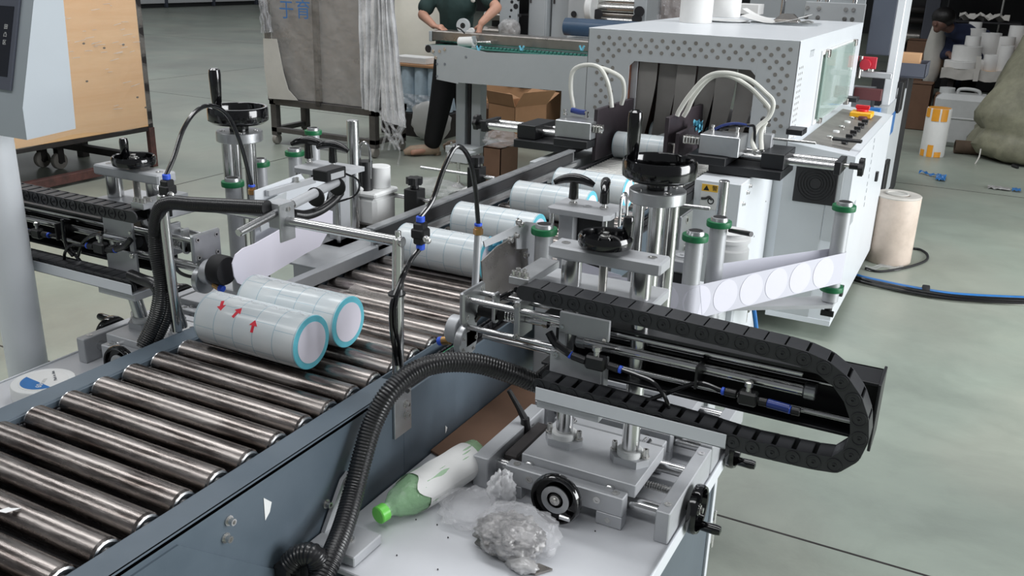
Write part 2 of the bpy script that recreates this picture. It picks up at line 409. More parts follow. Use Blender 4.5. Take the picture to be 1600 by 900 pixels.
# ================= setting =================
m=M(); m.box(-26,12,-6,30,-.06,0,0); struct('floor',m,'floor')
fl=bpy.data.objects['floor']
seams=M()
for y in (7.75,13.4,19.0): seams.box(-26,12,y-.004,y+.004,-.001,.0008,0)
seams.box(-26,-1.2,2.116,2.124,-.001,.0008,0); seams.box(-1.2,12,2.40,2.408,-.001,.0008,0)
for x in (-9.6,-5.0,.9,4.6): seams.box(x-.004,x+.004,-6,30,-.001,.0008,0)
part('floor_joint',seams,'dark_steel',fl)
# long white barrier panels at the foot of the far left wall
wl=M(); wl.box(-22.6,-22.4,0,30,0,7.5,0); struct('wall_left',wl,'dark_wall'); WLo=bpy.data.objects['wall_left']
for i in range(11):
    y=9+i*1.93; q=M(); q.box(-22.4,-22.33,y+.02,y+1.88,.12,2.4,.01); part('wall_panel',q,'barrier_white',WLo)
    q=M(); q.box(-22.4,-22.27,y-.05,y+.02,0,2.6,.01); part('wall_post',q,'dark_grey_paint',WLo)
m=M(); m.box(-26,12,28,28.2,0,7.5,0); struct('wall_back',m,'dark_wall')
m=M(); m.box(2.6,2.8,6.9,28,0,7.5,0); struct('shade_wall_right',m,'dark_wall')  # unseen wall, extended forward to keep door light off the packing table

m=M(); m.box(-2.3,2.6,10.0,28,3.0,3.2,0); struct('shade_slab',m,'dark_wall')  # unseen slab, added overhead to darken the rear right area
# ================= near roller conveyor =================
cv=thing('roller_conveyor',(-1.225,1.8,0),'blue-grey steel roller conveyor running from the lower left corner to the white tunnel','conveyor')
XL,XR=-1.452,-.992
m=M(); m.box(-1.007,-.951,.2,1.40,.730,.740,.002); m.box(-.957,-.951,.2,1.40,.40,.740,.001); m.box(-1.010,-1.006,.2,3.33,.55,.738,.001)
part('side_frame',m,'steel_paint',cv)
m=M(); m.box(-.957,-.951,1.40,2.6,.40,.712,.001); part('side_frame',m,'steel_paint',cv)
m=M(); m.box(-1.534,-1.478,.2,1.75,.730,.740,.002); m.box(-1.534,-1.528,.2,3.3,.48,.730,.001); m.box(-1.478,-1.474,.2,3.33,.55,.738,.001); part('side_frame',m,'steel_paint',cv)
m=M(); m.box(-1.472,-1.012,.2,3.3,.60,.61,0); part('drive_bed',m,'machine_dark',cv)
m=M(); m.box(-1.004,-.957,1.40,3.3,.700,.706,.001); part('chain_track',m,'machine_dark',cv)
# lower skirt plate near the camera with its folded edge
m=M(); m.prism([(-.951,.25,.30),(-.951,1.05,.30),(-.951,1.05,.505),(-.951,.80,.722),(-.951,.25,.722)],(.004,0,0)); part('skirt_plate',m,'steel_paint',cv)
nr=35
rm=None;cm=None
for k in range(-6,nr):
    y=.73+.0735*k
    if rm is None:
        q=M(); q.cyl((-1.468,0,0),(-1.0165,0,0),.0275,28,c=.003); rm=mesh_of('roller',q); rm.materials.append(MT['roller_steel'])
        cm=[]
        for sx,x0 in((1,-1.0168),(-1,-1.4677)):
            q=M(); q.lathe((x0,0,0),(sx,0,0),[(.0245,0),(.0252,.0025),(.0215,.0035),(.0205,.001),(.013,.001),(.012,.004),(.006,.004),(.006,.008),(0,.008)],20)
            cm.append(mesh_of('roller_cap',q)); cm[-1].materials.append(MT['roller_cap'])
    o=bpy.data.objects.new('roller',rm); COL.objects.link(o); o.parent=cv; o.location=Vector((0,y,.7228))-wloc(cv); o.rotation_euler=(random.uniform(-.0,0),0,0)
    for cm_ in cm: c=bpy.data.objects.new('roller_cap',cm_); COL.objects.link(c); c.parent=o
for o in cv.children:
    if o.name.startswith('roller'): o.rotation_euler=(random.uniform(0,6.28),0,0)
# drive chain seen beside the rollers at both ends
for xs,lab in((-.982,'near'),(-1.4695,'far')):
    q=M()
    for i in range(170 if lab=='near' else 250):
        y=1.41+i*.0115 if lab=='near' else .3+i*.0115
        if y>3.2: break
        q.box(xs-.009+(.002 if i%2 else 0),xs-.004,y,y+.010,.708,.728,.002); q.box(xs+.004,xs+.009-(.002 if i%2 else 0),y,y+.010,.708,.728,.002); q.cyl((xs-.009,y+.003,.718),(xs+.009,y+.003,.718),.003,6,c=0)
    part('drive_chain',q,'machine_dark',cv,'black roller chain beside the roller ends',kind='stuff')
for (px,py) in((357,813),(352,840),(509,787)):
    bolt(onx(px,py,-.951),(1,0,0),.006,.012,cv)
bk=M(); b0=onx(626,612,-.951); b1=onx(655,648,-.951); bk.box(-.951,-.945,b0.y-.03,b0.y+.03,b1.z-.012,b0.z,.001); part('pole_bracket',bk,'alu',cv)
for py in(.012,-.012): bolt((-.945,b0.y+.008,(b0.z+b1.z)/2+py),(1,0,0),.006,.010,cv)
for (px,py,sc) in((418,792,1),(697,670,.45)):
    c=onx(px,py,-.9505); q=M(); q.prism([(-.9505,c.y-.008*sc,c.z+.022*sc),(-.9505,c.y+.010*sc,c.z+.004*sc),(-.9505,c.y+.004*sc,c.z-.012*sc),(-.9505,c.y-.008*sc,c.z-.022*sc)],(.0006,0,0)); part('paint_chip',q,'white_plastic',cv)
q=M(); c=onz(12,798,.751); q.prism([(c.x-.012,c.y-.01,.7515),(c.x+.004,c.y-.006,.7515),(c.x+.012,c.y+.014,.7515),(c.x,c.y+.006,.7515),(c.x-.006,c.y+.006,.7515)],(0,0,.0006)); solo('film_scrap',q,'white_plastic','small torn white film scrap stuck on the nearest roller at the lower left','scrap')
c=onz(583,462,.751)
rows=[[(c.x-.085+.17*j/14,c.y-.03+.06*i/6+.012*math.sin(j*.7),.752+.0035*math.sin(i*1.3+j*.9)) for j in range(15)] for i in range(7)]
q=M(); q.sheet(rows,.0006); solo('film_sheet',q,'film_sheet','thin clear film lying on the rollers behind the second paper roll','film')
# ---- aluminium side rail and dark guide rail on the left of the rollers ----
m=M(); m.box(-1.478,-1.452,1.62,2.16,.752,.786,.001); m.box(-1.60,-1.478,1.78,2.16,.780,.786,.001); part_=solo('side_rail',m,'alu_dull','long aluminium rail on the left edge of the rollers below the hanging white label web','rail')
m=M(); m.box(-1.478,-1.468,2.02,3.42,.755,.835,.001); m.box(-1.492,-1.462,2.02,3.42,.832,.838,.001); m.box(-1.462,-1.452,2.02,3.42,.772,.790,.002)
gr=thing('guide_rail',(-1.475,2.7,.74),'dark grey guide rail with bright top edge left of the middle paper rolls','rail')
part('rail_bar',m,'alu',gr)
m=M(); m.box(-1.4675,-1.4625,2.03,3.4,.792,.828,.001); part('rail_face',m,'rail_dark',gr)
for y in (2.38,2.78):
    cpo=thing('clamp_post',(-1.565,y,.70),'black square clamp post with star knob, %s the left guide rail'%('nearer of the two outside' if y<2.5 else 'farther of the two outside'),'clamp')
    m=M(); m.box(-1.59,-1.54,y-.025,y+.025,.70,.868,.002); part('post',m,'black_plastic',cpo)
    m=M(); m.cyl((-1.565,y,.868),(-1.565,y,.885),.014,16); part('knob_stem',m,'black_plastic',cpo)
    m=M()
    vs=[]
    pts=[]
    for i in range(28):
        t=2*PI*i/28; rr=.024+.0035*math.cos(t*7); pts.append((-1.565+rr*math.cos(t),y+rr*math.sin(t),.882))
    m.prism(pts,(0,0,.022)); part('star_knob',m,'black_plastic',cpo)
    m=M(); m.cyl((-1.80,y,.835),(-1.49,y,.835),.0075,14); part('cross_rod',m,'bright_steel',cpo)
# support legs
m=M()
lg=[(-1.50,.35),(-1.50,3.0),(-.985,2.6)]
for (x,y) in lg:
    q=M(); q.box(x-.03,x+.03,y-.03,y+.03,.0,.60,.003); part('leg',q,'steel_paint',cv)

# ================= rolls of stickers =================
def arrow(m,cx,ang,sz,rot,r=.0585,cz=.0575):
    # flat arrow wrapped on a cylinder along x: (u along x, v around)
    sh=[(-.14,-.5),(.14,-.5),(.14,.1),(.42,.1),(0,.6),(-.42,.1),(-.14,.1)]
    out=[]
    for (u,v) in sh:
        uu=(u*math.cos(rot)-v*math.sin(rot))*sz; vv=(u*math.sin(rot)+v*math.cos(rot))*sz
        t=ang+vv/r; out.append((cx+uu,-math.cos(t)*r,cz+math.sin(t)*r))
    n=len(out); inner=[(p[0],p[1]*.985,cz+(p[2]-cz)*.985) for p in out]
    m.add(out+inner,[(0,1,2,6),(2,3,4,5),(2,5,6)]+[(n,n+6,n+2,n+1),(n+2,n+5,n+4,n+3),(n+2,n+6,n+5)]+[(i,(i+1)%n,n+(i+1)%n,n+i) for i in range(n)])
def make_roll(loc,label,group,arrows=False,tail=False):
    t=thing('label_roll',loc,label,'paper roll',group)
    # geometry built at origin of its own frame: pass world coordinates through
    L=.134; x,y,z=loc; R=.0575
    q=M(); q.lathe((0,0,R),(1,0,0),[(R*.985,-L),(R,-L+.002),(R,L-.002),(R*.985,L)],56)
    me=mesh_of('wrap',q); me.materials.append(MT['roll_wrap']); o=bpy.data.objects.new('wrap',me); COL.objects.link(o); o.parent=t; WL[o.name]=wloc(t)
    for sx in(1,-1):
        q=M(); q.lathe((sx*L,0,R),(sx,0,0),[(R*.99,0),(R*.97,.0010),(R*.5,.0012),(0,.0012)],48)
        me=mesh_of('roll_end',q); me.materials.append(MT['cyan_face']); o=bpy.data.objects.new('roll_end',me); COL.objects.link(o); o.parent=t; e=o
        q=M(); q.lathe((sx*(L+.0012),0,R),(sx,0,0),[(R*.76,0),(R*.76,.0006),(0,.0007)],44)
        me=mesh_of('end_sticker',q); me.materials.append(MT['label_disc']); o=bpy.data.objects.new('end_sticker',me); COL.objects.link(o); o.parent=e
    q=M(); rows=[[(-L*.98+2*L*.98*j/30,(.004*math.sin(j*1.7)+(i-.5)*.004),R*2+.0012-abs(i-.5)*.001+.0012*math.sin(j*2.3+i)) for j in range(31)] for i in range(2)]
    q.sheet(rows,.0008); me=mesh_of('film_seam',q); me.materials.append(MT['film_clear']); o=bpy.data.objects.new('film_seam',me); COL.objects.link(o); o.parent=t
    if arrows:
        for cx,an,ro in((-.076,1.02,.45+PI),(-.028,.86,-.35),(.026,.52,0.0)):
            q=M(); arrow(q,cx,an,.024,ro); me=mesh_of('arrow_sticker',q,smooth=False,recalc=True); me.materials.append(MT['red_ink']); o=bpy.data.objects.new('arrow_sticker',me); COL.objects.link(o); o.parent=t
    return t
GR='rolls of blank square stickers on the conveyor'
RL=make_roll((-1.272,1.345,.7508),'nearest roll of blank stickers, three red arrows on its side',GR,True)
RZ=make_roll((-1.277,1.475,.7505),'roll of stickers with cyan end ring, directly behind the arrowed one',GR)
for (x,y,z,lab) in((-1.235,2.03,.7505,'film-wrapped sticker roll just behind the thin upright pole and hanging air valve'),
    (-1.232,2.325,.7505,'sticker roll beside the left guide rail, its right end behind the T-handle plate'),
    (-1.215,2.68,.7505,'sticker roll in the middle of the line, behind the front T-handle'),
    (-1.19,2.955,.7505,'sticker roll nearest the fine rollers, last before the black clamping plates'),
    (-1.295,3.80,.7505,'sticker roll held between the two black clamping plates'),
    (-1.262,4.19,.7505,'sticker roll entering the tunnel mouth behind the clamped roll')):
    dup(RZ,(x,y,z),lab)
# shrink film tails (bright cyan crumpled plastic) at the right end of two rolls
for (px,py,Y,l) in((775,385,2.03,'crumpled light blue film tail at the right end of the third sticker roll'),(1090,197,3.8,'light blue film tail sticking up behind the right clamping plate')):
    c=ony(px,py,Y); q=M(); rows=[[(c.x-.022+.044*j/7,c.y+.006*math.sin(i*2+j)+.01*math.cos(j*3),c.z-.020+.042*i/6+.006*math.sin(j*2.1+i)) for j in range(8)] for i in range(7)]
    q.sheet(rows,.001); solo('film_tail',q,'cyan_bag',l,'film')
# ================= labelling station (built right, mirrored left) =================
def bear(t,x,y,z,ha=0.7):
    # clamping block with round collar under a post
    q=M(); pts=[]
    for (a,b) in((-.042,0),(-.024,-.026),(.024,-.026),(.042,0),(.024,.026),(-.024,.026)): pts.append((x+a,y+b,z))
    q.prism(pts,(0,0,.016)); part('flange_block',q,'alu_dull',t)
    q=M(); q.lathe((x,y,z+.016),(0,0,1),[(.026,0),(.026,.011),(.024,.013),(.0,.013)],28); part('collar',q,'white_plastic',t)
    for sx in(-1,1): bolt((x+sx*.033,y,z+.016),(0,0,1),.0058,.020,t)
def slide(y0,front,labs,ox=0.0,side='right'):
    T=.53; X=lambda v:v+ox
    t=thing('cross_slide',(X(-.6),y0+.13,T),labs,'slide')
    m=M(); m.box(X(-.805),X(-.770),y0-.0,y0+.27,T,T+.07,.002); part('end_block',m,'alu_dull',t)
    m=M(); m.box(X(-.412),X(-.384),y0,y0+.28,T,T+.068,.002); part('end_block',m,'alu_dull',t)
    for yy,r,mt in((y0+.05,.0135,'bright_steel'),(y0+.215,.0135,'bright_steel'),(y0+.13,.008,'zinc')):
        m=M(); m.cyl((X(-.78),yy,T+.035),(X(-.40),yy,T+.035),r,20)
        if mt=='zinc':
            m=M(); rr=[.0085 if i%2 else .007 for i in range(150)]; m.tube([(X(-.78)+.38*i/149,yy,T+.035) for i in range(150)],.008,12,rr)
        part('slide_rod' if mt!='zinc' else 'lead_screw',m,mt,t)
    for yy in(y0+.03,y0+.25):
        for xx in (-.398,-.787): 
            q=M(); q.lathe((X(xx),yy,T+.0685),(0,0,1),[(.0075,0),(.0075,.0006),(.0035,.0006),(.0035,-.002),(0,-.002)],16); part('screw_head',q,'zinc',t)
    m=M(); m.box(X(-.730),X(-.477),y0,y0+.028,T+.028,T+.070,.002); m.box(X(-.530),X(-.477),y0,y0+.028,T+.001,T+.028,.001); m.box(X(-.730),X(-.692),y0,y0+.028,T+.001,T+.028,.001); part('front_beam',m,'alu_dull',t)
    m=M(); m.box(X(-.730),X(-.477),y0+.235,y0+.263,T+.001,T+.070,.002); part('rear_beam',m,'alu_dull',t)
    for xx in(-.688,-.514):
        m=M(); m.cyl((X(xx),y0+.02,T+.066),(X(xx),y0+.245,T+.066),.011,18); part('slide_rod',m,'bright_steel',t)
    m=M(); m.box(X(-.708),X(-.464),y0+.029,y0+.20,T+.060,T+.088,.0015); part('slide_plate',m,'alu_dull',t)
    for xx in(-.675,-.53): 
        q=M(); q.lathe((X(xx),y0-.0002,T+.052),(0,-1,0),[(.0075,0),(.0075,.001),(.0035,.001),(.0035,-.002),(0,-.002)],16); part('screw_head',q,'zinc',t)
    for xx in(-.71,-.497):
        q=M(); q.lathe((X(xx),y0+.014,T+.0705),(0,0,1),[(.0075,0),(.0075,.0006),(.0035,.0006),(.0035,-.002),(0,-.002)],16); part('screw_head',q,'zinc',t)
    q=M(); q.lathe((X(-.506),y0-.0002,T+.014),(0,-1,0),[(.006,0),(.006,.0006),(.0,.0006)],14); part('screw_head',q,'zinc',t)
    if front:
        q=M(); q.cyl((X(-.60),y0-.03,T+.056),(X(-.60),y0+.001,T+.056),.009,16); part('wheel_shaft',q,'black_plastic',t)
        fw=handwheel((X(-.597),y0-.038,T+.056),(0,-1,0),.052,t,False,deep=.014)
        q=M(); q.lathe((X(-.597),y0-.045,T+.056),(0,-1,0),[(.029,0),(.029,.0025),(.017,.0025),(.017,.0)],30); part('hub_ring',q,'alu',fw,'dull silver ring on the hub')
        q=M(); c=Vector((X(-.597),y0-.052,T+.056)); q.box(c.x+.012,c.x+.036,c.y-.004,c.y+.003,c.z-.034,c.z-.024,.003); part('fold_handle',q,'bright_steel',fw)
    rw=handwheel((X(-.368),y0+.12,T+.018) if side=='right' else (X(-.368),y0+.125,T+.032),(1,0,0),.050,t,True,hl=.055,ha=1.75 if side=='right' else -1.7,deep=.014)
    q=M(); q.cyl((X(-.385),y0+.12,T+.020),(X(-.368),y0+.12,T+.020),.010,16); part('wheel_shaft',q,'black_plastic',t)
    if front:
        # clamping lever
        a=Vector((X(-.770),y0+.175,T+.035)); q=M(); q.cyl(a,a+Vector((-.004,0,.05)),.012,14,r2=.010); 
        q.tube([a+Vector((-.004,0,.045)),a+Vector((-.02,0,.070)),a+Vector((-.044,-.004,.108))],.006,10,[.009,.007,.0055]); part('clamp_lever',q,'black_plastic',t)
        q=M(); q.box(X(-.765),X(-.732),y0+.06,y0+.22,T+.012,T+.058,.004); part('clamp_block',q,'dark_steel',t)
    return t
def link_mesh():
    q=M(); L=.034; H=.0145; y=.024
    for sy in(-1,1):
        pts=[]
        for i in range(9): a=PI/2+PI*i/8; pts.append((math.cos(a)*H,sy*y,math.sin(a)*H))
        for i in range(9): a=-PI/2+PI*i/8; pts.append((L+math.cos(a)*H*.96,sy*y,math.sin(a)*H*.96))
        q.prism(pts,(0,-sy*.004,0))
        q.lathe((L,sy*y,0),(0,sy,0),[(.0125,0),(.0125,.0022),(.0112,.0022),(.0112,.0004),(.0040,.0004),(.0040,.0020),(.0024,.0020),(.0024,0),(0,0)],18)
    q.box(.0015,L-.0005,-y*.99,y*.99,H-.003,H+.0006,.0006); q.box(.004,L-.004,-y,y,-H+.0008,-H+.004,.001)
    return q
LM=[None]
def chain(path,y,label,side):
    P=path
    t=thing('cable_chain',(P[0].x,y,P[0].z-.02),label,'cable chain')
    if LM[0] is None:
        MIRs=MIR[0]; MIR[0]=False; LM[0]=mesh_of('chain_link',link_mesh()); LM[0].materials.append(MT['chain_plastic']); MIR[0]=MIRs
    for a,b in zip(P,P[1:]):
        d=b-a; o=bpy.data.objects.new('chain_link',LM[0]); COL.objects.link(o); o.parent=t
        A=XF(a);B=XF(b); D=B-A; ang=math.atan2(D.z,D.x)
        o.location=Vector((A.x,y,A.z))-wloc(t); o.rotation_euler=(0,-ang,0)
    return t
def tfit(c,d,parent,mat='black_plastic',r=.008,l=.03):
    # push-in fitting with blue ring
    c=Vector(c);d=Vector(d).normalized(); q=M(); q.cyl(c-d*l/2,c+d*l/2,r,14); f=part('push_fitting',q,mat,parent)
    q=M(); q.cyl(c+d*l/2,c+d*(l/2+.006),r*.95,14); part('blue_collar',q,'blue_ring',f); return f
R_sc=True
def thandle(x,y,z,parent,rot=0.0,name='t_handle'):
    q=M(); q.cyl((x,y,z+.014),(x,y,z+.060),.0125,18,r2=.0105); pts=[]
    dx,dy=math.cos(rot),math.sin(rot)
    rad=[.0065,.0095,.011,.012,.0125,.012,.011,.0095,.0065]
    for i in range(9):
        s_=(i-4)/4*(.050 if R_sc else .048); pts.append((x+dx*s_,y+dy*s_,z+.066-.014*(abs(i-4)/4)**2))
    q.tube(pts,.01,14,rad); k=part(name,q,'black_gloss',parent)
    q=M(); q.cyl((x,y,z),(x,y,z+.016),.006,12); q.lathe((x,y,z),(0,0,1),[(.011,0),(.011,.005),(0,.005)],6); part('stud',q,'zinc',k)
def station(side):
    R_=(side=='right'); MIR[0]=not R_; sd='right' if R_ else 'left'
    ox=0 if R_ else -.09
    T=.53
    # ---- base cabinet with white top ----
    xe=-.38 if R_ else -.42
    t=thing('machine_cabinet',(-.66,1.5,0),('blue-grey cabinet with white table top at the bottom right, under the front slide' if R_ else 'low white-topped cabinet outside the left edge of the near conveyor'),'cabinet')
    m=M(); m.box(-.949 if R_ else -.93,xe,1.075,1.97,T-.012,T,.002); part('table_top',m,'table_white',t)
    m=M(); m.box(xe-.001,xe+.004,1.075,1.97,T-.030,T+.004,.0015); part('edge_lip',m,'white_paint',t)
    m=M(); m.box(-.93,xe-.02,1.18,1.84,.10,T-.012,.002); part('body',m,'cabinet_paint',t)
    if R_:
        m=M(); m.box(xe-.020,xe-.012,1.0,1.80,.13,T-.035,.002); dp=part('side_door',m,'cabinet_paint',t)
        m=M(); m.box(xe-.012,xe-.006,1.795,1.815,.10,T-.03,.001); part('corner_trim',m,'white_paint',t)
        m=M(); m.box(xe-.014,xe-.004,1.815,1.83,.30,.36,.001); m.cyl((xe-.008,1.832,.28),(xe-.008,1.832,.38),.006,10); part('hinge',m,'zinc',dp)
    for (cx,cy) in((-.85,1.3),(-.85,1.7),(xe-.06,1.3),(xe-.06,1.7)):
        m=M(); m.cyl((cx-.015,cy,.035),(cx+.015,cy,.035),.035,20); m.box(cx-.02,cx+.02,cy-.02,cy+.02,.06,.102,.002); part('caster',m,'rubber',t)
    # ---- slides ----
    slide(1.434,True,'front aluminium cross slide with two black handwheels on the white table' if R_ else 'aluminium cross slide low on the left, black handwheels above the near left conveyor rail',ox,side)
    slide(1.722,False,'rear aluminium cross slide on the right white table, behind the front slide' if R_ else 'rear left cross slide behind the upright hoses',0 if R_ else -.05,side)
    # ---- Z column front ----
    xa,xb,yc=-.652,-.508,1.545
    t=thing('lift_column',(-.58,yc,.618),'pair of chrome posts with flat bridge and small handwheel, %s side'%('right' if R_ else 'left'),'lift column')
    for x in(xa,xb):
        bear(t,x+(0 if R_ else ox),yc,.618)
        m=M(); m.cyl((x,yc,.63) if R_ else (x+ox,yc,.63),(x,yc+.0,.9325) if R_ else (x,yc,.9325),.0175,26); part('post',m,'bright_steel',t)
        m=M(); m.cyl((x-.014,yc+.025,.955),(x-.014,yc+.025,1.012),.0205,26); part('post',m,'bright_steel',t)
    m=M(); m.box(-.738,-.49,1.515,1.655,.9325,.9550,.003); part('bridge_plate',m,'alu_dull',t)
    m=M(); m.box(-.708,-.478,1.545,1.605,1.012,1.038,.004); part('head_plate',m,'alu_dull',t)
    for x in(-.683,-.505): 
        q=M(); q.lathe((x,1.575,1.0385),(0,0,1),[(.009,0),(.009,.0006),(.0045,.0006),(.0045,-.003),(0,-.003)],18); part('screw_head',q,'zinc',t)
    m=M(); rr=[.009 if i%2 else .0075 for i in range(60)]; m.tube([(-.60,1.572,.95+.065*i/59) for i in range(60)],.009,14,rr); part('lead_screw',m,'zinc',t)
    q=M(); q.cyl((-.60,1.572,1.038),(-.60,1.572,1.05),.014,18); part('wheel_shaft',q,'black_plastic',t)
    handwheel((-.60,1.572,1.054),(0,0,1),.053,t,True,hl=.055,ha=-1.35,deep=.016,hr=.0095)
    # ---- tall column with big handwheel ----
    cx,cy=(-.612,1.905) if R_ else (-.638,1.905)
    t=thing('tall_column',(cx,cy,.618),('tall round chrome column with big black handwheel, right of the conveyor' if R_ else 'tall round chrome column with big black handwheel on the left'),'lift column')
    for (dx,dy) in((-.038,-.008),(.012,-.036),(.033,.012),(-.005,.036)):
        m=M(); m.cyl((cx+dx,cy+dy,.62),(cx+dx,cy+dy,1.062),.0135 if dx<0 else .016,22); part('post',m,'bright_steel',t)
    m=M(); m.lathe((cx,cy,1.062),(0,0,1),[(.061,0),(.063,.002),(.063,.026),(.061,.028),(0,.028)],48); ds=part('head_disc',m,'alu',t)
    for an in(2.4,.9,-.7,3.9):
        q=M(); q.lathe((cx+math.cos(an)*.045,cy+math.sin(an)*.045,1.0905),(0,0,1),[(.007,0),(.007,.0006),(.0035,.0006),(.0035,-.003),(0,-.003)],14); part('screw_head',q,'zinc',ds)
    m=M(); m.cyl((cx,cy,1.09),(cx,cy,1.108),.026,22); part('wheel_shaft',m,'black_gloss',t)
    A=M(); Rw=.081
    A.lathe((cx,cy,1.108),(0,0,1),[(0,0),(.03,0),(.07,.004),(Rw,.012),(Rw*1.01,.018),(Rw*1.01,.044),(Rw*.98,.049),(Rw*.90,.049),(Rw*.86,.044),(Rw*.85,.018),(.05,.010),(.03,.018),(.02,.018),(0,.018)],48); hw=part('handwheel',A,'black_gloss',t)
    hx=cx-Rw*(.93 if R_ else -.80)*.86; hy=cy-(.0 if R_ else .02)
    q=M(); q.lathe((hx,hy,1.145),(0,0,1),[(.011,0),(.0125,.008),(.0145,.04),(.0165,.095),(.015,.108),(.009,.112),(0,.112)],18); part('handle',q,'black_gloss',hw)
    m=M(); m.box(cx-.075,cx+.075,cy-.06,cy+.055,.6185,.634,.003); part('base_plate',m,'alu_dull',t)
    # ---- arm: black channel with rods, cylinder and plates ----
    xe2=-.076
    t=thing('linear_actuator',(-.45,1.56,.78),('long black channel arm with chrome rods reaching out to the right above the floor' if R_ else 'long black channel arm with chrome rods reaching out to the left above the floor'),'actuator')
    m=M(); m.box(-.70,xe2,1.585,1.592,.795,.905,.001); m.box(-.70,xe2,1.52,1.592,.899,.905,.001); m.box(-.70,xe2,1.52,1.592,.795,.801,.001); part('channel',m,'black_paint',t)
    m=M(); m.box(xe2,xe2+.005,1.505,1.594,.785,.910,.001); part('end_plate',m,'black_paint',t)
    for (zz,yy,r,x0) in((.890,1.531,.0065,-.20),(.822,1.531,.0065,-.11),(.868,1.560,.004,-.15)):
        m=M(); m.cyl((-.84,yy,zz),(x0,yy,zz),r,16); part('guide_rod',m,'bright_steel',t)
    m=M(); m.cyl((-.62,1.535,.858),(-.195,1.535,.858),.0125,20); cyl=part('air_cylinder',m,'bright_steel',t)
    m=M(); m.cyl((-.195,1.535,.858),(-.175,1.535,.858),.015,20); part('cylinder_cap',m,'alu',cyl); m=M(); m.cyl((-.63,1.535,.858),(-.612,1.535,.858),.015,20); part('cylinder_cap',m,'alu',cyl)
    # front carriage plate in two pieces
    m=M(); m.box(-.655,-.552,1.497,1.505,.882,.925,.0012); m.box(-.655,-.640,1.497,1.505,.78,.885,.001); part('carriage_plate',m,'alu_dull',t)
    m=M(); m.box(-.668,-.560,1.490,1.4965,.776,.845,.0012); m.box(-.561,-.556,1.4965,1.52,.776,.845,.001); part('cover_plate',m,'alu_dull',t)
    for (x,z) in((-.648,.895),(-.56,.886)): 
        q=M(); q.lathe((x,1.4968,z),(0,-1,0),[(.0045,0),(.004,.003),(0,.003)],12); part('screw_head',q,'zinc',t)
    for (x,z) in((-.655,.838),(-.575,.838)): 
        q=M(); q.lathe((x,1.4898,z),(0,-1,0),[(.007,0),(.006,.004),(.003,.004),(.003,.002),(0,.002)],14); part('screw_head',q,'zinc',t)
    # ---- head at the conveyor end ----
    t=thing('label_applicator',(-.86,1.53,.78),('aluminium applicator head with round flange just right of the rollers' if R_ else 'aluminium applicator head with black suction disc left of the arrowed sticker roll'),'applicator head')
    m=M(); m.box(-.872,-.860,1.485,1.575,.855,.925,.004); m.box(-.872,-.862,1.500,1.545,.80,.86,.002); part('head_plate',m,'alu',t)
    for (yy,zz) in((1.50,.912),(1.56,.912),(1.50,.868),(1.56,.868)):
        q=M(); q.lathe((-.8605 if R_ else -.8725,yy,zz),((1,0,0) if R_ else (-1,0,0)),[(.006,0),(.006,.0015),(.003,.0015),(.003,0),(0,0)],12); part('screw_head',q,'zinc',t)
    m=M(); m.lathe((-.868,1.512,.812),(1,0,0),[(.034,-.012),(.036,-.010),(.036,.004),(.034,.006),(0,.006)],36); fl_=part('round_flange',m,'alu',t)
    for i in range(7):
        a=i*2*PI/7; bolt((-.862,1.512+.027*math.cos(a),.812+.027*math.sin(a)),(1,0,0),.003,.0035,fl_,name='flange_bolt')
    m=M(); m.cyl((-.905,1.512,.832),(-.880,1.512,.832),.030,30); part('flange_body',m,'alu_dull',t)
    if not R_:
        m=M(); m.lathe((-.905,1.512,.845),(-1,0,0),[(.020,0),(.034,.004),(.036,.012),(.036,.036),(.033,.042),(0,.042)],36); part('suction_disc',m,'rubber',t,'black rubber suction disc')
    m=M(); m.box(-.755,-.742,1.50,1.562,.845,.925,.002); part('rear_plate',m,'alu',t)
    m=M(); m.box(-.812,-.804,1.512,1.535,.866,.925,.002); m.cyl((-.812,1.5235,.872),(-.804,1.5235,.872),.0115,18); part('link_plate',m,'alu',t)
    m=M(); m.cyl((-.803,1.512,.872),(-.8138,1.512,.872),.0045,12); 
    for (yy,zz) in((1.507,.905),(1.507,.845),(1.556,.905)):
        m=M(); m.cyl((-.862,yy,zz),(-.64,yy,zz),.0062,16); part('guide_rod',m,'bright_steel',t)
    m=M(); 
    pts=[]
    for i in range(90):
        a=i/90*2*PI*7; pts.append((-.802+.045*i/90,1.535+.0125*math.cos(a),.878+.0125*math.sin(a)))
    m.tube(pts,.0018,6); part('spring',m,'bright_steel',t)
    m=M(); m.cyl((-.85,1.535,.878),(-.79,1.535,.878),.0145,18); part('bushing',m,'rubber',t)
    m=M(); m.cyl((-.742,1.532,.880),(-.70,1.532,.880),.0085,16); m.lathe((-.703,1.532,.880),(1,0,0),[(.0105,0),(.0105,.010),(0,.010)],6); part('shaft',m,'bright_steel',t)
    for (yy,zz) in((1.507,.918),(1.507,.852)): bolt((-.748,yy-.006,zz),(0,-1,0),.004,.012,t)
    q=M(); q.cyl((-.905,1.508,.806),(-.925,1.508,.800),.0095,14); fb=part('hose_fitting',q,'brass',t)
    q=M(); q.cyl((-.922,1.508,.801),(-.934,1.508,.797),.0095,14); part('blue_collar',q,'blue_ring',fb)
    # ---- tray and cable chain ----
    trx=-.300 if R_ else -.24
    tr0=-.672 if R_ else -.70
    t=thing('chain_tray',(-.5,1.47,.735),('long white sheet-metal tray under the lower run of the right cable chain' if R_ else 'white sheet-metal tray under the left cable chain'),'tray')
    m=M(); m.box(tr0,trx,1.438,1.4405,.757,.785,.0008); m.box(tr0,trx,1.438,1.495,.757,.7595,.0006); part('tray_sheet',m,'white_paint',t)
    m=M(); m.box(tr0,tr0+.13,1.446,1.520,.739,.757,.001); part('tray_bracket',m,'alu_dull',t)
    xr=-.185 if R_ else -.13
    up=.958; lo=.776; rr=(up-lo)/2
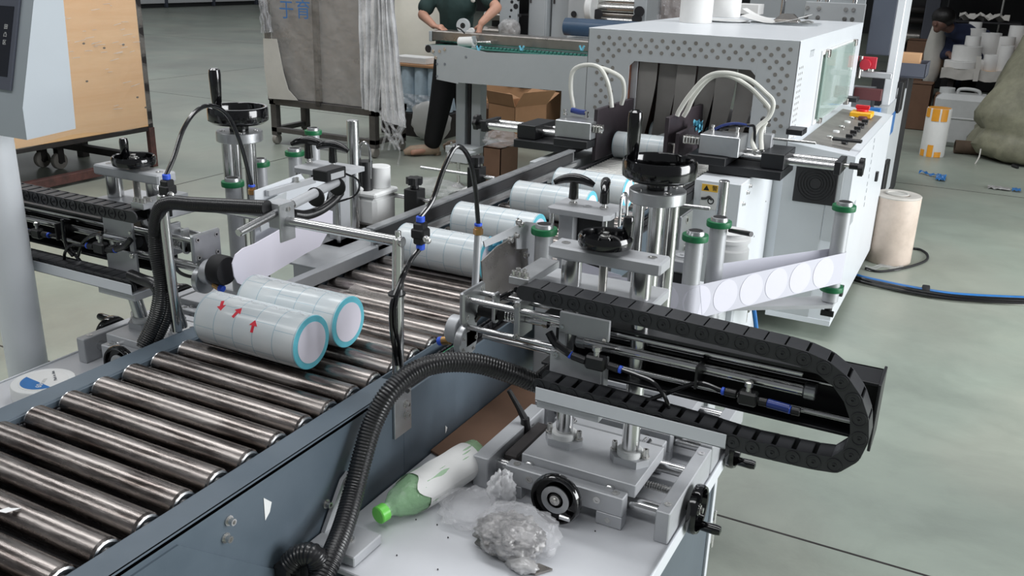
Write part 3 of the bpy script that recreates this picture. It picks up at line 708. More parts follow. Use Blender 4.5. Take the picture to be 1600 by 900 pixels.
    PX_=[(826,452),(900,468),(1000,490),(1100,514),(1200,538),(1255,552),(1295,570),(1325,598),(1342,632),(1347,668),(1336,698),(1312,716),(1280,713),(1220,700),(1160,686),(1134,677),(1050,652),(950,624),(880,604),(848,595)]
    path=resample(spl([ony(x,y,1.468) for x,y in PX_],8),.0345) if R_ else None
    if path is None:
        path=[Vector((-.725,1.468,up)),Vector((-.5,1.468,up-.001)),Vector((xr,1.468,up))]
        for i in range(1,16):
            a=PI/2-PI*i/15; path.append(Vector((xr+math.cos(a)*rr*1.02,1.468,(up+lo)/2+math.sin(a)*rr)))
        path+= [Vector((xr-.06,1.468,lo-.003)),Vector((trx,1.468,lo+.001)),Vector((tr0+.0,1.468,lo+.001))]
        path=resample(path,.0345)
    ch=chain(path,1.468,('black plastic cable chain curving round the outer end of the right arm' if R_ else 'black plastic cable chain on the left arm, partly behind the white post'),side)
    q=M(); q.box(-.748,-.706,1.460,1.60,.975,.990,.001); part('chain_mount',q,'alu',ch)
    for i in range(5): bolt((-.741+.013*(i%3),1.468+.018*(i//3),.990),(0,0,1),.005,.010,ch)
    # ---- valves on the arm ----
    t=thing('air_valve',(-.58,1.485,.85),('black air valve with blue rings in front of the right actuator carriage plate' if R_ else 'black air valve with blue rings beside the left actuator cover plate'),'valve')
    z1=.855
    m=M(); m.box(-.585,-.545,1.462,1.484,z1-.020,z1+.008,.004); part('valve_body',m,'black_plastic',t)
    tfit((-.60,1.473,z1-.006),(-1,0,.15),t); tfit((-.53,1.473,z1-.008),(1,0,-.1),t,l=.022)
    q=M(); q.lathe((-.565,1.473,z1+.008),(0,0,1),[(.006,0),(.006,.008),(.009,.010),(.009,.018),(.005,.020),(0,.020)],14); part('brass_screw',q,'zinc',t)
    wire([(-.518,1.473,z1-.009),(-.48,1.473,z1-.014),(-.45,1.472,z1-.020),(-.425,1.472,z1-.045),(-.418,1.474,z1-.07),(-.43,1.478,z1-.085),(-.47,1.48,z1-.093)],.004,'tube_black',t)
    wire([(-.618,1.473,z1-.002),(-.65,1.475,z1+.012),(-.668,1.48,z1+.03)],.008,'tube_black',t)
    t=thing('air_valve',(-.29,1.5,.84),('black air valve with clear blue fittings near the outer end of the right arm' if R_ else 'black air valve with blue rings near the outer end of the left arm'),'valve')
    z1=.833; x0=-.285
    m=M(); m.box(x0-.016,x0+.018,1.492,1.515,z1-.012,z1+.014,.004); part('valve_body',m,'black_plastic',t)
    tfit((x0-.03,1.502,z1+.003),(-1,0,0),t,l=.022)
    q=M(); q.cyl((x0+.035,1.502,z1),(x0+.075,1.502,z1-.002),.0085,14); part('sleeve_tube',q,'clear_blue_tube',t)
    tfit((x0+.028,1.502,z1),(1,0,0),t,l=.016); tfit((x0+.085,1.502,z1-.003),(-1,0,0),t,l=.016)
    q=M(); q.lathe((x0,1.502,z1+.014),(0,0,1),[(.005,0),(.005,.008),(.008,.010),(.008,.018),(.004,.020),(0,.020)],14); part('brass_screw',q,'zinc',t)
    wire([(x0-.045,1.502,z1+.003),(x0-.09,1.50,z1+.008),(x0-.14,1.492,z1-.02),(x0-.19,1.485,z1-.052)],.0045,'tube_black',t)
    q=M(); q.box(x0-.095,x0-.090,1.488,1.552,z1+.0,z1+.045,.001); part('cable_tie',q,'black_plastic',t)
    # ---- peel unit: top plate with T-handles on aluminium posts ----
    t=thing('peel_unit',(-.82,2.03,.79),('aluminium peel unit with two black T-handles, right of the rollers' if R_ else 'aluminium peel unit with two black T-handles on the left side'),'peel unit')
    m=M(); m.prism([(-.915,1.985,.975),(-.905,1.978,.975),(-.765,1.978,.975),(-.752,1.995,.975),(-.752,2.105,.975),(-.915,2.105,.975)],(0,0,.013)); part('top_plate',m,'alu_dull',t)
    thandle(-.873 if R_ else -.850,2.045,.988,t,.25 if R_ else -.1); thandle(-.790 if R_ else -.757,2.045 if R_ else 2.052,.988,t,(1.9 if R_ else -.35))
    q=M(); q.lathe((-.835,2.045,.9882),(0,0,1),[(.012,0),(.012,.0004),(.009,.0004),(.009,-.002),(0,-.002)],18); part('bore',q,'alu',t)
    m=M(); m.box(-.895,-.855,2.01,2.06,.786,.975,.002); part('support_post',m,'alu_dull',t)
    m=M(); m.box(-.855,-.775,2.035,2.085,.80,.972,.002); part('motor_housing',m,'black_plastic',t)
    for (x,y) in((-.765,1.992),(-.905,1.990)):
        q=M(); q.cyl((x,y,.786),(x,y,.975),.0065,14); part('thin_post',q,'bright_steel',t)
    m=M(); m.box(-.935,-.74,1.955,2.12,.772,.786,.002); part('foot_plate',m,'alu_dull',t)
    m=M(); m.box(-.93,-.75,1.965,2.11,.542,.772,.004); part('plinth',m,'grey_white',t)
    q=M(); U=[(-.742,2.03,.955),(-.742,2.03,1.0),(-.742,2.035,1.022),(-.742,2.052,1.032),(-.742,2.069,1.022),(-.742,2.075,1.0),(-.742,2.075,.955)] if R_ else [(-.742,2.06,.93),(-.742,2.06,1.0),(-.745,2.063,1.022),(-.765,2.065,1.035),(-.785,2.067,1.022),(-.79,2.07,1.0),(-.79,2.07,.93)]
    if R_: q.tube(spl(U,5),.0042,10); part('loop_handle',q,'bright_steel',t)
    # ---- second tower: rod stub and black lever ----
    return
station('right'); station('left')
MIR[0]=False
# ================= guide rollers and label webs =================
ra=onz(850,350,.985)
green_roller(-.852,1.835,.80,.990,'guide roller with green collar standing behind the start of the right cable chain')
green_roller(-.542,1.995,.62,.985,'front one of two green-collared rollers right of the tall column, web bends round it')
green_roller(-.525,2.135,.72,.988,'rear one of two green-collared rollers right of the tall column, beside a black lever')
green_roller(-.283,2.462,.715,.992,'lone green-collared roller at the right end of the dotted white web',ring2=.745)
# arm that carries the lone roller
t=thing('roller_bracket',(-.40,2.44,.70),'grey plate bracket carrying the lone green-collared roller at the right','bracket')
m=M(); m.prism([(-.56,2.27,.704),(-.545,2.24,.704),(-.27,2.435,.704),(-.27,2.49,.704),(-.32,2.49,.704)],(0,0,.010)); part('bracket_plate',m,'alu_dull',t)
m=M(); m.cyl((-.283,2.462,.68),(-.283,2.462,.704),.010,14); m.box(-.30,-.266,2.445,2.455,.675,.69,.001); part('bracket_nut',m,'black_plastic',t)
m=M(); m.box(-.575,-.52,2.22,2.30,.10,.704,.003); part('bracket_leg',m,'grey_white',t)
# web
def web(path,z0,z1,label,dots=None,mat='web_film'):
    t=thing('label_web',(path[0][0],path[0][1],z0),label,'label web')
    P=[Vector((p[0],p[1],0)) for p in path]
    rows=[[Vector((p.x,p.y,z)) for p in P] for z in(z0,z1)]
    q=M(); q.sheet(rows,.0008); part('backing_strip',q,mat,t)
    if dots:
        n,side,r=dots
        L=[0]
        for a,b in zip(P,P[1:]): L.append(L[-1]+(b-a).length)
        def at(s):
            for i in range(len(P)-1):
                if L[i+1]>=s: u=(s-L[i])/(L[i+1]-L[i]+1e-9); d=(P[i+1]-P[i]).normalized(); return P[i].lerp(P[i+1],u),d
            return P[-1],(P[-1]-P[-2]).normalized()
        s0=r*1.15
        for k in range(n):
            sc=s0+k*2.22*r
            if sc+r>L[-1]: break
            pts=[]
            for i in range(28):
                a=2*PI*i/28; p,d=at(sc+r*math.cos(a)); nn=Vector((d.y,-d.x,0))*side; pts.append(Vector((p.x,p.y,(z0+z1)/2+r*math.sin(a)))+nn*.0006)
            p,d=at(sc); nn=Vector((d.y,-d.x,0))*side
            q=M(); n_=len(pts); q.add(pts+[v+nn*.0006 for v in pts],[tuple(range(n_)),tuple(range(n_,2*n_))]+[(i,(i+1)%n_,n_+(i+1)%n_,n_+i) for i in range(n_)]); part('round_label',q,'dot_label',t,smooth=False)
    return t
rB=.0222
pw=[(-.90,1.870),(-.74,1.93),(-.60,1.972)]
pw+=[(-.542+rB*math.cos(a),1.995+rB*math.sin(a)) for a in [math.radians(v) for v in(-105,-80,-50,-29)]]
pw+=[(-.283+rB*math.cos(a),2.462+rB*math.sin(a)) for a in [math.radians(v) for v in(-29,-8,15,40,65,90,115,143)]]
pw+=[(-.525+rB*math.cos(a),2.135+rB*math.sin(a)) for a in [math.radians(v) for v in(143,165)]]
web([pw[i] for i in range(3)]+pw[3:7]+pw[7:13],.772,.857,'pale label web with big round dots, bending round the green-collared rollers at the right',(11,1,.0405))
web(pw[12:],.772,.857,'plain rear run of the pale label web, returning behind the dotted run')
web([(-.885,2.02),(-.80,1.99),(-.70,1.955)],.772,.857,'short piece of white label web seen under the right peel unit plate')
# left side white web hanging over the rollers
t=thing('label_web',(-1.49,1.7,.80),'broad white label web with rounded front end above the left edge of the rollers','label web')
pts=[]
for (px,py) in((366,432),(363,412),(368,398),(380,388),(398,381),(500,324),(520,330),(520,350),(500,385),(478,396),(400,443),(380,446),(371,442)): pts.append(onx(px,py,-1.492))
m=M(); m.prism(pts,(-.0025,0,0)); part('backing_strip',m,'label_disc',t)
t=thing('web_guard',(-1.53,1.75,.79),'white sheet guard plates standing behind the broad white label web on the left','guard')
pts=[onx(*p,-1.56) for p in((398,298),(470,272),(478,282),(520,272),(505,330),(400,385))]; m=M(); m.prism(pts,(-.003,0,0)); part('guard_plate',m,'white_paint',t)
pts=[onx(*p,-1.535) for p in((405,320),(448,300),(445,345),(408,362))]; m=M(); m.prism(pts,(-.003,0,0)); part('guard_plate',m,'grey_white',t)
a=onx(418,305,-1.55);b=onx(472,277,-1.55)
m=M(); m.box(-1.556,-1.545,a.y,b.y+.05,.985,1.0,.001); part('top_bar',m,'alu_dull',t); 
bolt((-1.551,b.y-.02,1.0),(0,0,1),.006,.012,t)
m=M(); m.cyl((-1.575,a.y-.01,.80),(-1.575,a.y-.01,.985),.012,16); m.cyl((-1.575,b.y+.03,.80),(-1.575,b.y+.03,.985),.012,16); part('guard_post',m,'alu_dull',t)
# left green rollers
g=onz(363,277,.985); green_roller(g.x,g.y,.66,.985,post=True,label='green-collared roller on the left, beside the tall chrome column')
g=onz(460,231,.985); green_roller(g.x,g.y,.66,.985,post=True,label='front one of the two green-collared rollers behind the left T-handles')
g=onz(405,247,.975); green_roller(g.x,g.y,.66,.975,post=True,label='green-collared roller half hidden right behind the left tall chrome column')
g=onz(489,199,.985); green_roller(g.x,g.y,.66,.985,post=True,label='rear taller one of the two green-collared rollers behind the left T-handles')
# bright posts, black cylinder and white jar of the left unit
t=thing('chrome_post',(-1.710,2.26,.74),'thick chrome post with flat top standing behind the left T-handles','post')
m=M(); m.cyl((-1.710,2.26,.74),(-1.710,2.26,1.085),.0185,24); part('post_tube',m,'bright_steel',t)
t=thing('air_filter',(-1.6970,2.30,.83),'black cylinder with chrome wire loop on the white jar left of the rollers','filter')
m=M(); m.cyl((-1.6970,2.30,.86),(-1.6970,2.30,.955),.0235,24); part('cylinder_body',m,'black_plastic',t)
m=M(); m.tube(spl([(-1.7170,2.30,.90),(-1.7170,2.30,.975),(-1.7130,2.30,1.0),(-1.6970,2.30,1.012),(-1.6810,2.30,1.0),(-1.6770,2.30,.975),(-1.6770,2.30,.90)],5),.0045,10); part('wire_loop',m,'bright_steel',t)
t=thing('plastic_jar',(-1.7050,2.33,.74),'translucent white plastic jar under the black cylinder on a round metal dish','jar')
m=M(); m.box(-1.7750,-1.6400,2.27,2.39,.752,.845,.012); m.box(-1.7800,-1.6350,2.265,2.395,.845,.862,.006); part('jar_body',m,'white_plastic',t)
m=M(); m.cyl((-1.6850,2.36,.862),(-1.6850,2.36,.93),.035,20); part('jar_neck',m,'white_plastic',t)
m=M(); m.sphere((-1.7100,2.285,.868),.020,12,8,(1.2,1,.6)); part('cotton_wad',m,'paper',t)
m=M(); m.lathe((-1.60,2.33,.738),(0,0,1),[(.115,0),(.13,.006),(.13,.009),(.11,.006),(0,.006)],40); solo('metal_dish',m,'stainless','round shallow metal dish under the white jar left of the rollers','dish')
m=M(); m.box(-1.76,-1.542,1.95,2.46,.725,.737,.002); m.box(-1.70,-1.66,2.0,2.42,.1,.725,.003); solo('unit_shelf',m,'alu_dull','flat metal shelf carrying the left peel unit and the round dish','shelf')
# right small details: loop post, lever, brackets
t=thing('chrome_post',(-.60,2.36,.74),'chrome rod standing up behind the rear green-collared roller in front of the warning sticker','post')
pp=onz(1128,285,1.08); m=M(); pc=ony(1132,282,2.28); m.cyl((pc.x,pc.y,.74),(pc.x,pc.y,pc.z),.0135,20); part('post_tube',m,'bright_steel',t)
m=M(); a=Vector((-.50,2.145,.955)); b=ony(1174,366,2.10); m.tube([a,a.lerp(b,.5),b],.006,12,[.005,.006,.0065]); solo('clamp_lever',m,'black_plastic','black clamp lever pointing right beside the rear green-collared roller','lever')
t=thing('stepper_motor',(-.66,2.13,.70),'black motor with machined silver flange just right of the tall column, above the dotted web','motor')
c=ony(1065,410,2.15); m=M(); m.box(c.x-.035,c.x+.035,2.12,2.19,c.z-.07,c.z-.018,.004); part('motor_body',m,'black_plastic',t)
m=M(); m.box(c.x-.042,c.x+.042,2.112,2.20,c.z-.018,c.z+.016,.004); part('flange',m,'alu',t)
m=M(); m.lathe((c.x,2.155,c.z+.016),(0,0,1),[(.018,0),(.018,.002),(.008,.002),(.006,.006),(0,.006)],20); part('pilot_ring',m,'alu_dull',t)
t=thing('machined_bracket',(-.69,2.4,.76),'silver bracket plate with slots, right of the tall column behind the motor','bracket')
a=ony(1070,360,2.35); m=M(); m.box(a.x-.004,a.x+.004,2.30,2.40,a.z-.085,a.z+.05,.002); part('bracket_plate',m,'alu',t)
for dz in(.03,-.05):
    m=M(); m.lathe((a.x+.0042,2.35,a.z+dz),(1,0,0),[(.012,0),(.012,.001),(.006,.001),(.006,0),(0,0)],14); part('slot_boss',m,'zinc',t)
m=M(); m.lathe((a.x+.0042,2.35,a.z-.01),(1,0,0),[(.010,0),(.010,.0006),(0,.0006)],16); part('hole',m,'black_plastic',t)
m=M(); a=ony(1040,318,2.45); b=ony(1110,326,2.45); m.cyl(a,b,.006,14); solo('support_rod',m,'bright_steel','thin chrome rod pointing right beside the tall column, left of the warning sticker','rod')
# white round canister and white block behind green rollers
t=thing('white_canister',(-.52,2.36,.66),'white round container with stacked rings behind the rear green-collared roller','container')
c=ony(1140,378,2.42); m=M(); m.lathe((c.x,c.y,.70),(0,0,1),[(.055,0),(.055,.13),(.05,.135),(.05,.15),(.056,.152),(.056,.162),(.045,.168),(.045,.175),(.05,.178),(0,.18)],32); part('container_body',m,'white_plastic',t)
c=ony(1120,400,2.36); m=M(); m.box(-.66,-.50,2.30,2.48,.58,.70,.006); solo('white_block',m,'white_paint','low white housing behind the plain run of the pale label web','housing')
# stainless deflector beside the rollers
t=thing('deflector_plate',(-.91,1.75,.78),'brushed steel deflector plate standing right of the rollers behind the blow nozzle','deflector')
P_=[onx(*p,-.915) for p in((756,484),(751,408),(775,385),(822,360),(827,440),(800,470))]
m=M(); m.prism(P_,(.0025,0,0)); part('deflector_sheet',m,'stainless',t)
P_=[onx(*p,-.90) for p in((754,377),(820,346),(842,349),(842,442),(824,430),(823,388),(806,389),(805,366),(756,386))]
m=M(); m.prism(P_,(.003,0,0)); part('holder_sheet',m,'alu_dull',t)
for (px,py) in((795,375),(805,368),(812,350),(808,346),(820,398)): 
    c=onx(px,py,-.8965); bolt(c,(1,0,0),.0055,.010,t)
# ================= gantry with cross rod and sensor =================
t=thing('sensor_gantry',(-1.24,1.38,.755),'chrome tube gantry spanning the near rollers with an aluminium clamp in the middle','gantry')
m=M(); m.cyl((-.953,1.384,.740),(-.948,1.384,1.052),.0118,22); part('upright',m,'bright_steel',t)
m=M(); m.cyl((-1.540,1.362,.740),(-1.545,1.362,1.058),.0112,22); part('upright',m,'bright_steel',t)
m=M(); m.cyl((-1.555,1.372,1.047),(-.936,1.384,1.045),.0105,22); m.cyl((-.948,1.384,1.045),(-.948,1.384,1.066),.006,14); part('cross_bar',m,'bright_steel',t)
bc=ony(438,330,1.38)
m=M(); m.box(bc.x-.018,bc.x+.018,1.362,1.398,bc.z-.034,bc.z+.022,.003); cb=part('clamp_block',m,'alu_dull',t)
m=M(); m.box(bc.x+.016,bc.x+.020,1.355,1.40,bc.z-.058,bc.z+.02,.001); part('clamp_plate',m,'alu',cb)
bolt((bc.x+.018,1.38,bc.z+.008),(1,0,0),.005,.006,cb)
ra_=onx(372,364,bc.x+.004); rb_=onx(458,318,bc.x+.004)
m=M(); d_=(rb_-ra_); m.cyl(ra_,rb_,.0085,20); part('side_rod',m,'bright_steel',t)
r1=onx(455,320,-1.262); r2=onx(535,280,-1.295); 
t2=thing('sensor_rod',tuple(r1),'chrome rod with small black sensor and ribbed hose, sloping away over the rollers','sensor')
m=M(); m.cyl(r1,r2,.0105,20); part('rod',m,'alu_dull',t2)
d=(r2-r1).normalized(); sc_=r1+d*((r2-r1).length*.83)
m=M(); m.box(sc_.x-.03,sc_.x+.012,sc_.y-.04,sc_.y+.03,sc_.z+.010,sc_.z+.036,.002); part('sensor_body',m,'black_plastic',t2)
m=M(); m.box(sc_.x+.012,sc_.x+.0135,sc_.y-.028,sc_.y+.02,sc_.z+.014,sc_.z+.028,.0005); part('sensor_label',m,'alu_dull',t2)
wire([sc_+V(.0,.03,.02),sc_+V(.03,.05,.0),sc_+V(.02,.05,-.035),sc_+V(-.01,.0,-.05)],.0025,'tube_black',t2,'sensor_cable')
a=r1+V(.01,-.01,-.022); 
P_=[onx(x,y,X) for x,y,X in((457,334,-1.275),(477,336,-1.28),(499,329,-1.29),(519,315,-1.30),(531,301,-1.31))]
chose(P_,.0105,None,None,part_of=t2,name='ribbed_hose',pitch=.0045)
for f_ in(.45,.88):
    p=r1.lerp(r2,f_); q=M(); q.lathe(p-d*.002+V(0,0,-.010),d,[(.022,0),(.0225,.002),(.022,.004)],18); part('cable_tie',q,'black_plastic',t2)
# ================= hoses =================
P_=[onx(x,y,X) for x,y,X in((876,598,-.665),(845,600,-.70),(800,584,-.745),(745,568,-.80),(690,567,-.85),(645,582,-.885),(608,615,-.905),(583,660,-.918),(566,715,-.916),(552,770,-.908),(536,825,-.888),(516,875,-.868),(498,912,-.862))]
h1=chose(P_,.0195,None,'thick black ribbed hose arching from the white tray down beside the conveyor side plate')
q=M(); c=onx(627,600,-.9); q.lathe(c,(P_[7]-P_[5]),[(.0215,0),(.022,.003),(.0215,.006)],20); part('cable_tie',q,'black_plastic',h1)
P_=[onx(x,y,X) for x,y,X in((452,882,-.925),(468,868,-.91),(490,868,-.885),(500,890,-.875),(496,925,-.87))]
chose(P_,.0195,None,'short bend of black ribbed hose at the bottom edge, entering the conveyor side')
q=M(); c=onx(448,882,-.945); q.box(-.951,-.915,c.y-.03,c.y+.03,c.z-.018,c.z+.018,.005); q.cyl((-.951,c.y,c.z),(-.91,c.y+.01,c.z),.021,20); solo('cable_connector',q,'black_plastic','black cable connector box where the short hose enters the conveyor side','connector')
P_=[onx(x,y,X) for x,y,X in((700,570,-.86),(765,560,-.80),(830,560,-.72),(880,545,-.66),(905,520,-.63))]
P_=[ony(x,y,1.525) for x,y in((826,598),(842,586),(858,573),(876,560))]
chose(P_,.0085,None,'thin ribbed cable sleeve slanting up behind the front cover plate',pitch=.004)
P_=[ony(x,y,1.350) for x,y in((418,325),(380,323),(340,321),(300,319),(268,317),(250,327))]+[onx(x,y,X) for x,y,X in((243,360,-1.575),(245,400,-1.575),(252,440,-1.57),(252,480,-1.565),(240,515,-1.57),(222,545,-1.575))]
chose(P_,.0150,None,'long black ribbed hose along the gantry bar and down its left upright',pitch=.005)
P_=[onx(x,y,X) for x,y,X in((262,455,-1.56),(262,490,-1.555),(250,520,-1.56),(234,550,-1.57))]
chose(P_,.0125,None,'second black ribbed hose bundled beside the left upright of the gantry',pitch=.005)
P_=[onx(x,y,X) for x,y,X in((205,430,-1.78),(225,438,-1.72),(242,445,-1.62),(248,462,-1.60),(240,500,-1.60),(222,538,-1.61))]
chose(P_,.0135,None,'black ribbed hose leaving the left cable chain and dropping beside the gantry',pitch=.005)
# tube from the chain to the head
t=thing('air_hose',(-.85,1.48,.80),'black air hose bowing from the right chain mount to the blue fitting on the head','air hose')
wire([(-.735,1.468,.962)]+[onx(x,y,X) for x,y,X in((800,456,-.78),(765,476,-.83),(742,500,-.865),(728,525,-.89),(727,545,-.905),(733,541,-.93))],.0058,'tube_black',t)
# blow-off nozzles with hose loops
def loop(valve,pts,noz_top,noz_bot,label,X):
    t=thing('blow_nozzle',noz_bot,label,'nozzle')
    q=M(); q.cyl(noz_bot,noz_top,.0078,18); part('nozzle_tube',q,'alu_dull',t)
    top=Vector(noz_top); q=M(); q.lathe(top,(0,0,1),[(.0105,0),(.0105,.012),(.008,.013),(.008,.018),(0,.018)],6); part('brass_nut',q,'brass',t)
    q=M(); q.cyl(top+V(0,0,.018),top+V(0,0,.024),.0085,14); part('blue_collar',q,'blue_ring',t)
    v=Vector(valve); q=M(); q.box(v.x-.011,v.x+.011,v.y-.012,v.y+.012,v.z-.022,v.z+.022,.003); q.box(v.x-.015,v.x+.015,v.y-.014,v.y+.014,v.z-.010,v.z+.010,.003); vb=part('valve_body',q,'black_plastic',t)
    for s_ in(-1,1): 
        q=M(); q.cyl(v+V(0,0,s_*.022),v+V(0,0,s_*.034),.0088,14); part('blue_collar',q,'blue_ring',vb)
    q=M(); q.lathe(v+V(.014,-.008,-.004),(.8,-.5,-.2),[(.004,0),(.004,.006),(.007,.007),(.007,.012),(.004,.013),(.004,.018),(.006,.019),(0,.022)],12); part('brass_screw',q,'zinc',vb)
    wire([v+V(0,0,.032)]+pts+[top+V(0,0,.022)],.0050,'tube_black',t,n=10)
    return t,v
v=onx(657,364,-.935)
t,v=loop(v,[onx(x,y,X) for x,y,X in((676,312,-.93),(694,262,-.92),(713,229,-.91),(732,245,-.903),(742,290,-.90))],onx(747,366,-.90),onx(741,474,-.905),'blow nozzle with looping black hose and hanging air valve, right of the upright pole',-.9)
wire([v+V(0,0,-.03)]+[onx(x,y,X) for x,y,X in((640,410,-.938),(620,455,-.938),(612,480,-.938),(613,520,-.938),(621,570,-.935))],.0050,'tube_black',t,n=10)
wire([onx(x,y,X) for x,y,X in((640,410,-.935),(622,460,-.93),(617,500,-.93),(624,545,-.93),(628,585,-.93))],.0035,'tube_black',t,n=8)
q=M(); c=onx(620,459,-.94); q.lathe(c-V(0,0,.002),(0,0,1),[(.017,0),(.0172,.002),(.017,.004)],20); part('cable_tie',q,'black_plastic',t)
v=onx(262,296,-1.545)
t,v=loop(v,[onx(x,y,X) for x,y,X in((272,245,-1.55),(286,203,-1.56),(306,174,-1.57),(330,165,-1.575),(355,180,-1.58),(375,222,-1.585))],onx(394,302,-1.585)+V(0,0,-.002),onx(407,432,-1.585),'blow nozzle with tall looping black hose before the left tall column',-1.58)
wire([v+V(0,0,-.03),v+V(0,0,-.06)],.0050,'tube_black',t,n=10)
t=thing('air_hose',tuple(onx(300,435,-1.66)),'short black air hose to the blue fitting below the left applicator head','air hose')
wire([onx(x,y,X) for x,y,X in((268,408,-1.64),(280,425,-1.63),(297,432,-1.615),(310,430,-1.60))],.0045,'tube_black',t)
# hose bundle at the left chain
t=thing('air_hose',tuple(onx(240,400,-1.70)),'black air hoses curling from the left chain down behind the ribbed hose','air hose')
wire([onx(x,y,X) for x,y,X in((225,318,-1.78),(232,335,-1.74),(236,360,-1.72),(236,400,-1.70))],.006,'tube_black',t)
for pts in(((97,343),(100,368),(105,388),(114,400)),((160,364),(140,370),(128,382),(122,400))):
    wire([ony(x,y,1.475) for x,y in pts],.0045,'tube_black',t)
# ================= steel block with slotted screw on the table =================
t=thing('fixing_foot',(-.90,1.18,.53),'machined aluminium angle foot with big screw, beside the thick hose at the bottom','bracket')
c=Vector((-.885,1.112,.55)); m=M(); m.box(-.948,-.848,1.088,1.172,.531,.552,.002); part('foot_base',m,'alu_dull',t)
m=M(); m.prism([(-.948,c.y+.01,.552),(-.948,c.y+.06,.552),(-.948,c.y+.095,.625),(-.948,c.y+.09,.640),(-.948,c.y+.07,.632)],(.008,0,0)); part('foot_upright',m,'alu_dull',t)
bolt((c.x-.005,c.y+.015,.552),(0,0,1),.008,.016,t); bolt((-.940,c.y+.078,.622),(1,0,0),.005,.008,t)
# ================= things on the white table =================
# bottle
a=onz(590,806,.558); b=onz(750,708,.572); ax=(b-a).normalized()
t=thing('drink_bottle',(a.x,a.y,.53),'green-capped crushed plastic drink bottle with white flowery label lying on the table','bottle')
L=(b-a).length
m=M(); pr=[(.0135,.020),(.0135,.030),(.017,.034),(.028,.052),(.035,.075),(.038,.10),(.036,.105),(.038,.11),(.038,L-.03),(.035,L-.012),(.026,L-.002),(0,L-.004)]; m.lathe(a,ax,[(0,.020)]+pr,28)
for i,v_ in enumerate(m.v): 
    s_=(v_-a).dot(ax); v_+=Vector((0,0,1))*(.0020*math.sin(s_*95+i*.9))+Vector((1,0,0))*.0014*math.sin(s_*130+i*1.7); v_.z=max(v_.z,.531)
part('bottle_body',m,'bottle_green',t,sharp=50)
m=M(); m.lathe(a,ax,[(0,0),(.0155,0),(.0175,.002),(.0175,.019),(.016,.020),(0,.020)],28); part('cap',m,'green_cap',t,'bright green screw cap')
m=M(); lb0=.098; n=30; fr,aa,bb=m.frame(ax); vs=[];rows=[]
for i in range(24):
    s_=lb0+(L-.035-lb0)*i/23; row=[]
    for j in range(n+1):
        q_=2*PI*j/n; rr=.0392+.0006*math.sin(s_*90+q_*3); wav=.018*math.sin(q_*3+.6) if i==0 else 0
        row.append(a+ax*(s_+wav)+(aa*math.cos(q_)+bb*math.sin(q_))*rr)
    rows.append(row)
m.sheet(rows,.0006); lbp=part('bottle_label',m,'paper',t,'white paper label with flower cut-outs and fine print')
for (s_,q0,rad,mt) in((.115,.6,.014,'bottle_green'),(.175,1.0,.011,'bottle_green'),(.10,2.2,.012,'bottle_green')):
    q=M(); pts=[]
    for k in range(12):
        g=2*PI*k/12; r2=rad*(1+.35*math.cos(5*g)); ss=s_+r2*math.cos(g); qq=q0+PI/2+r2*math.sin(g)/.039; pts.append(a+ax*ss+(aa*math.cos(qq)+bb*math.sin(qq))*.0404)
    ctr=sum(pts,Vector())/12; nn=(ctr-(a+ax*s_)).normalized(); q.prism(pts,nn*.0004); part('flower_print',q,'green_ring',lbp,smooth=False)
for k in range(9):
    s_=.19+.004*(k%3); q0=1.9+.16*(k//3)+.05*(k%2); q=M(); qq=q0
    p=a+ax*(s_+.004*k)+(aa*math.cos(qq)+bb*math.sin(qq))*.0408; tn=(-aa*math.sin(qq)+bb*math.cos(qq)); nn=(aa*math.cos(qq)+bb*math.sin(qq))
    q.prism([p-ax*.003-tn*.0007,p+ax*.003-tn*.0007,p+ax*.003+tn*.0007,p-ax*.003+tn*.0007],nn*.0003); part('printed_line',q,'red_ink' if k%3 else 'ink_black',lbp,smooth=False)
# crumpled foil/film helpers
def crumple(c,rx,ry,rz,name,mat,label,cat,seed=1,amp=.35,n=26,parent=None,zmin=None):
    rnd=random.Random(seed); m=M(); m.sphere((0,0,0),1,n,max(8,n//2)); 
    K=[(Vector((rnd.uniform(-1,1),rnd.uniform(-1,1),rnd.uniform(-1,1))).normalized(),rnd.uniform(3,13),rnd.uniform(0,6)) for _ in range(12)]
    for i,v_ in enumerate(m.v):
        d=0
        for k,f,ph in K: d+=abs(math.sin(v_.dot(k)*f+ph))**.7-.6
        s_=1+amp*d/4; p=Vector((v_.x*rx*s_,v_.y*ry*s_,v_.z*rz*s_))+Vector(c)
        if zmin is not None and p.z<zmin: p.z=zmin
        m.v[i]=p
    if parent is not None: return part(name,m,mat,parent,label,sharp=75)
    return solo(name,m,mat,label,cat,sharp=75)
c=onz(795,850,.545)
t=thing('film_bundle',(c.x,c.y,.53),'crumpled clear plastic bag with grey scraps on the white table, below the bottle','plastic bag')
crumple((c.x-.002,c.y+.01,.556),.058,.050,.030,'grey_scraps','scrap_grey',None,None,3,.32,72,t,.531)
crumple((c.x+.004,c.y+.02,.563),.072,.062,.038,'bag_film','film_clear',None,None,5,.3,56,t,.531)
c2=onz(742,800,.54); crumple((c2.x,c2.y,.548),.062,.058,.022,'bag_film','film_clear',None,None,9,.35,56,t,.5312)
c3=onz(783,770,.56); crumple((c3.x,c3.y,.566),.024,.022,.036,'bag_knot','film_white',None,None,12,.5,40,t,.531)
c=onz(832,889,.533); q=M(); q.prism([(c.x-.03,c.y-.005,.5312),(c.x+.005,c.y+.018,.5312),(c.x+.032,c.y+.016,.5312),(c.x+.012,c.y-.012,.5312)],(0,0,.004)); solo('steel_scrap',q,'stainless','dull metal blade at the bottom edge of the white table','blade')
crumple((c.x-.018,c.y-.008,.542),.026,.018,.010,'paper_scrap','film_grey','crumpled silvery scrap on the table beside the dull blade','scrap',21,.5,20,None,.5311)
q=M(); 
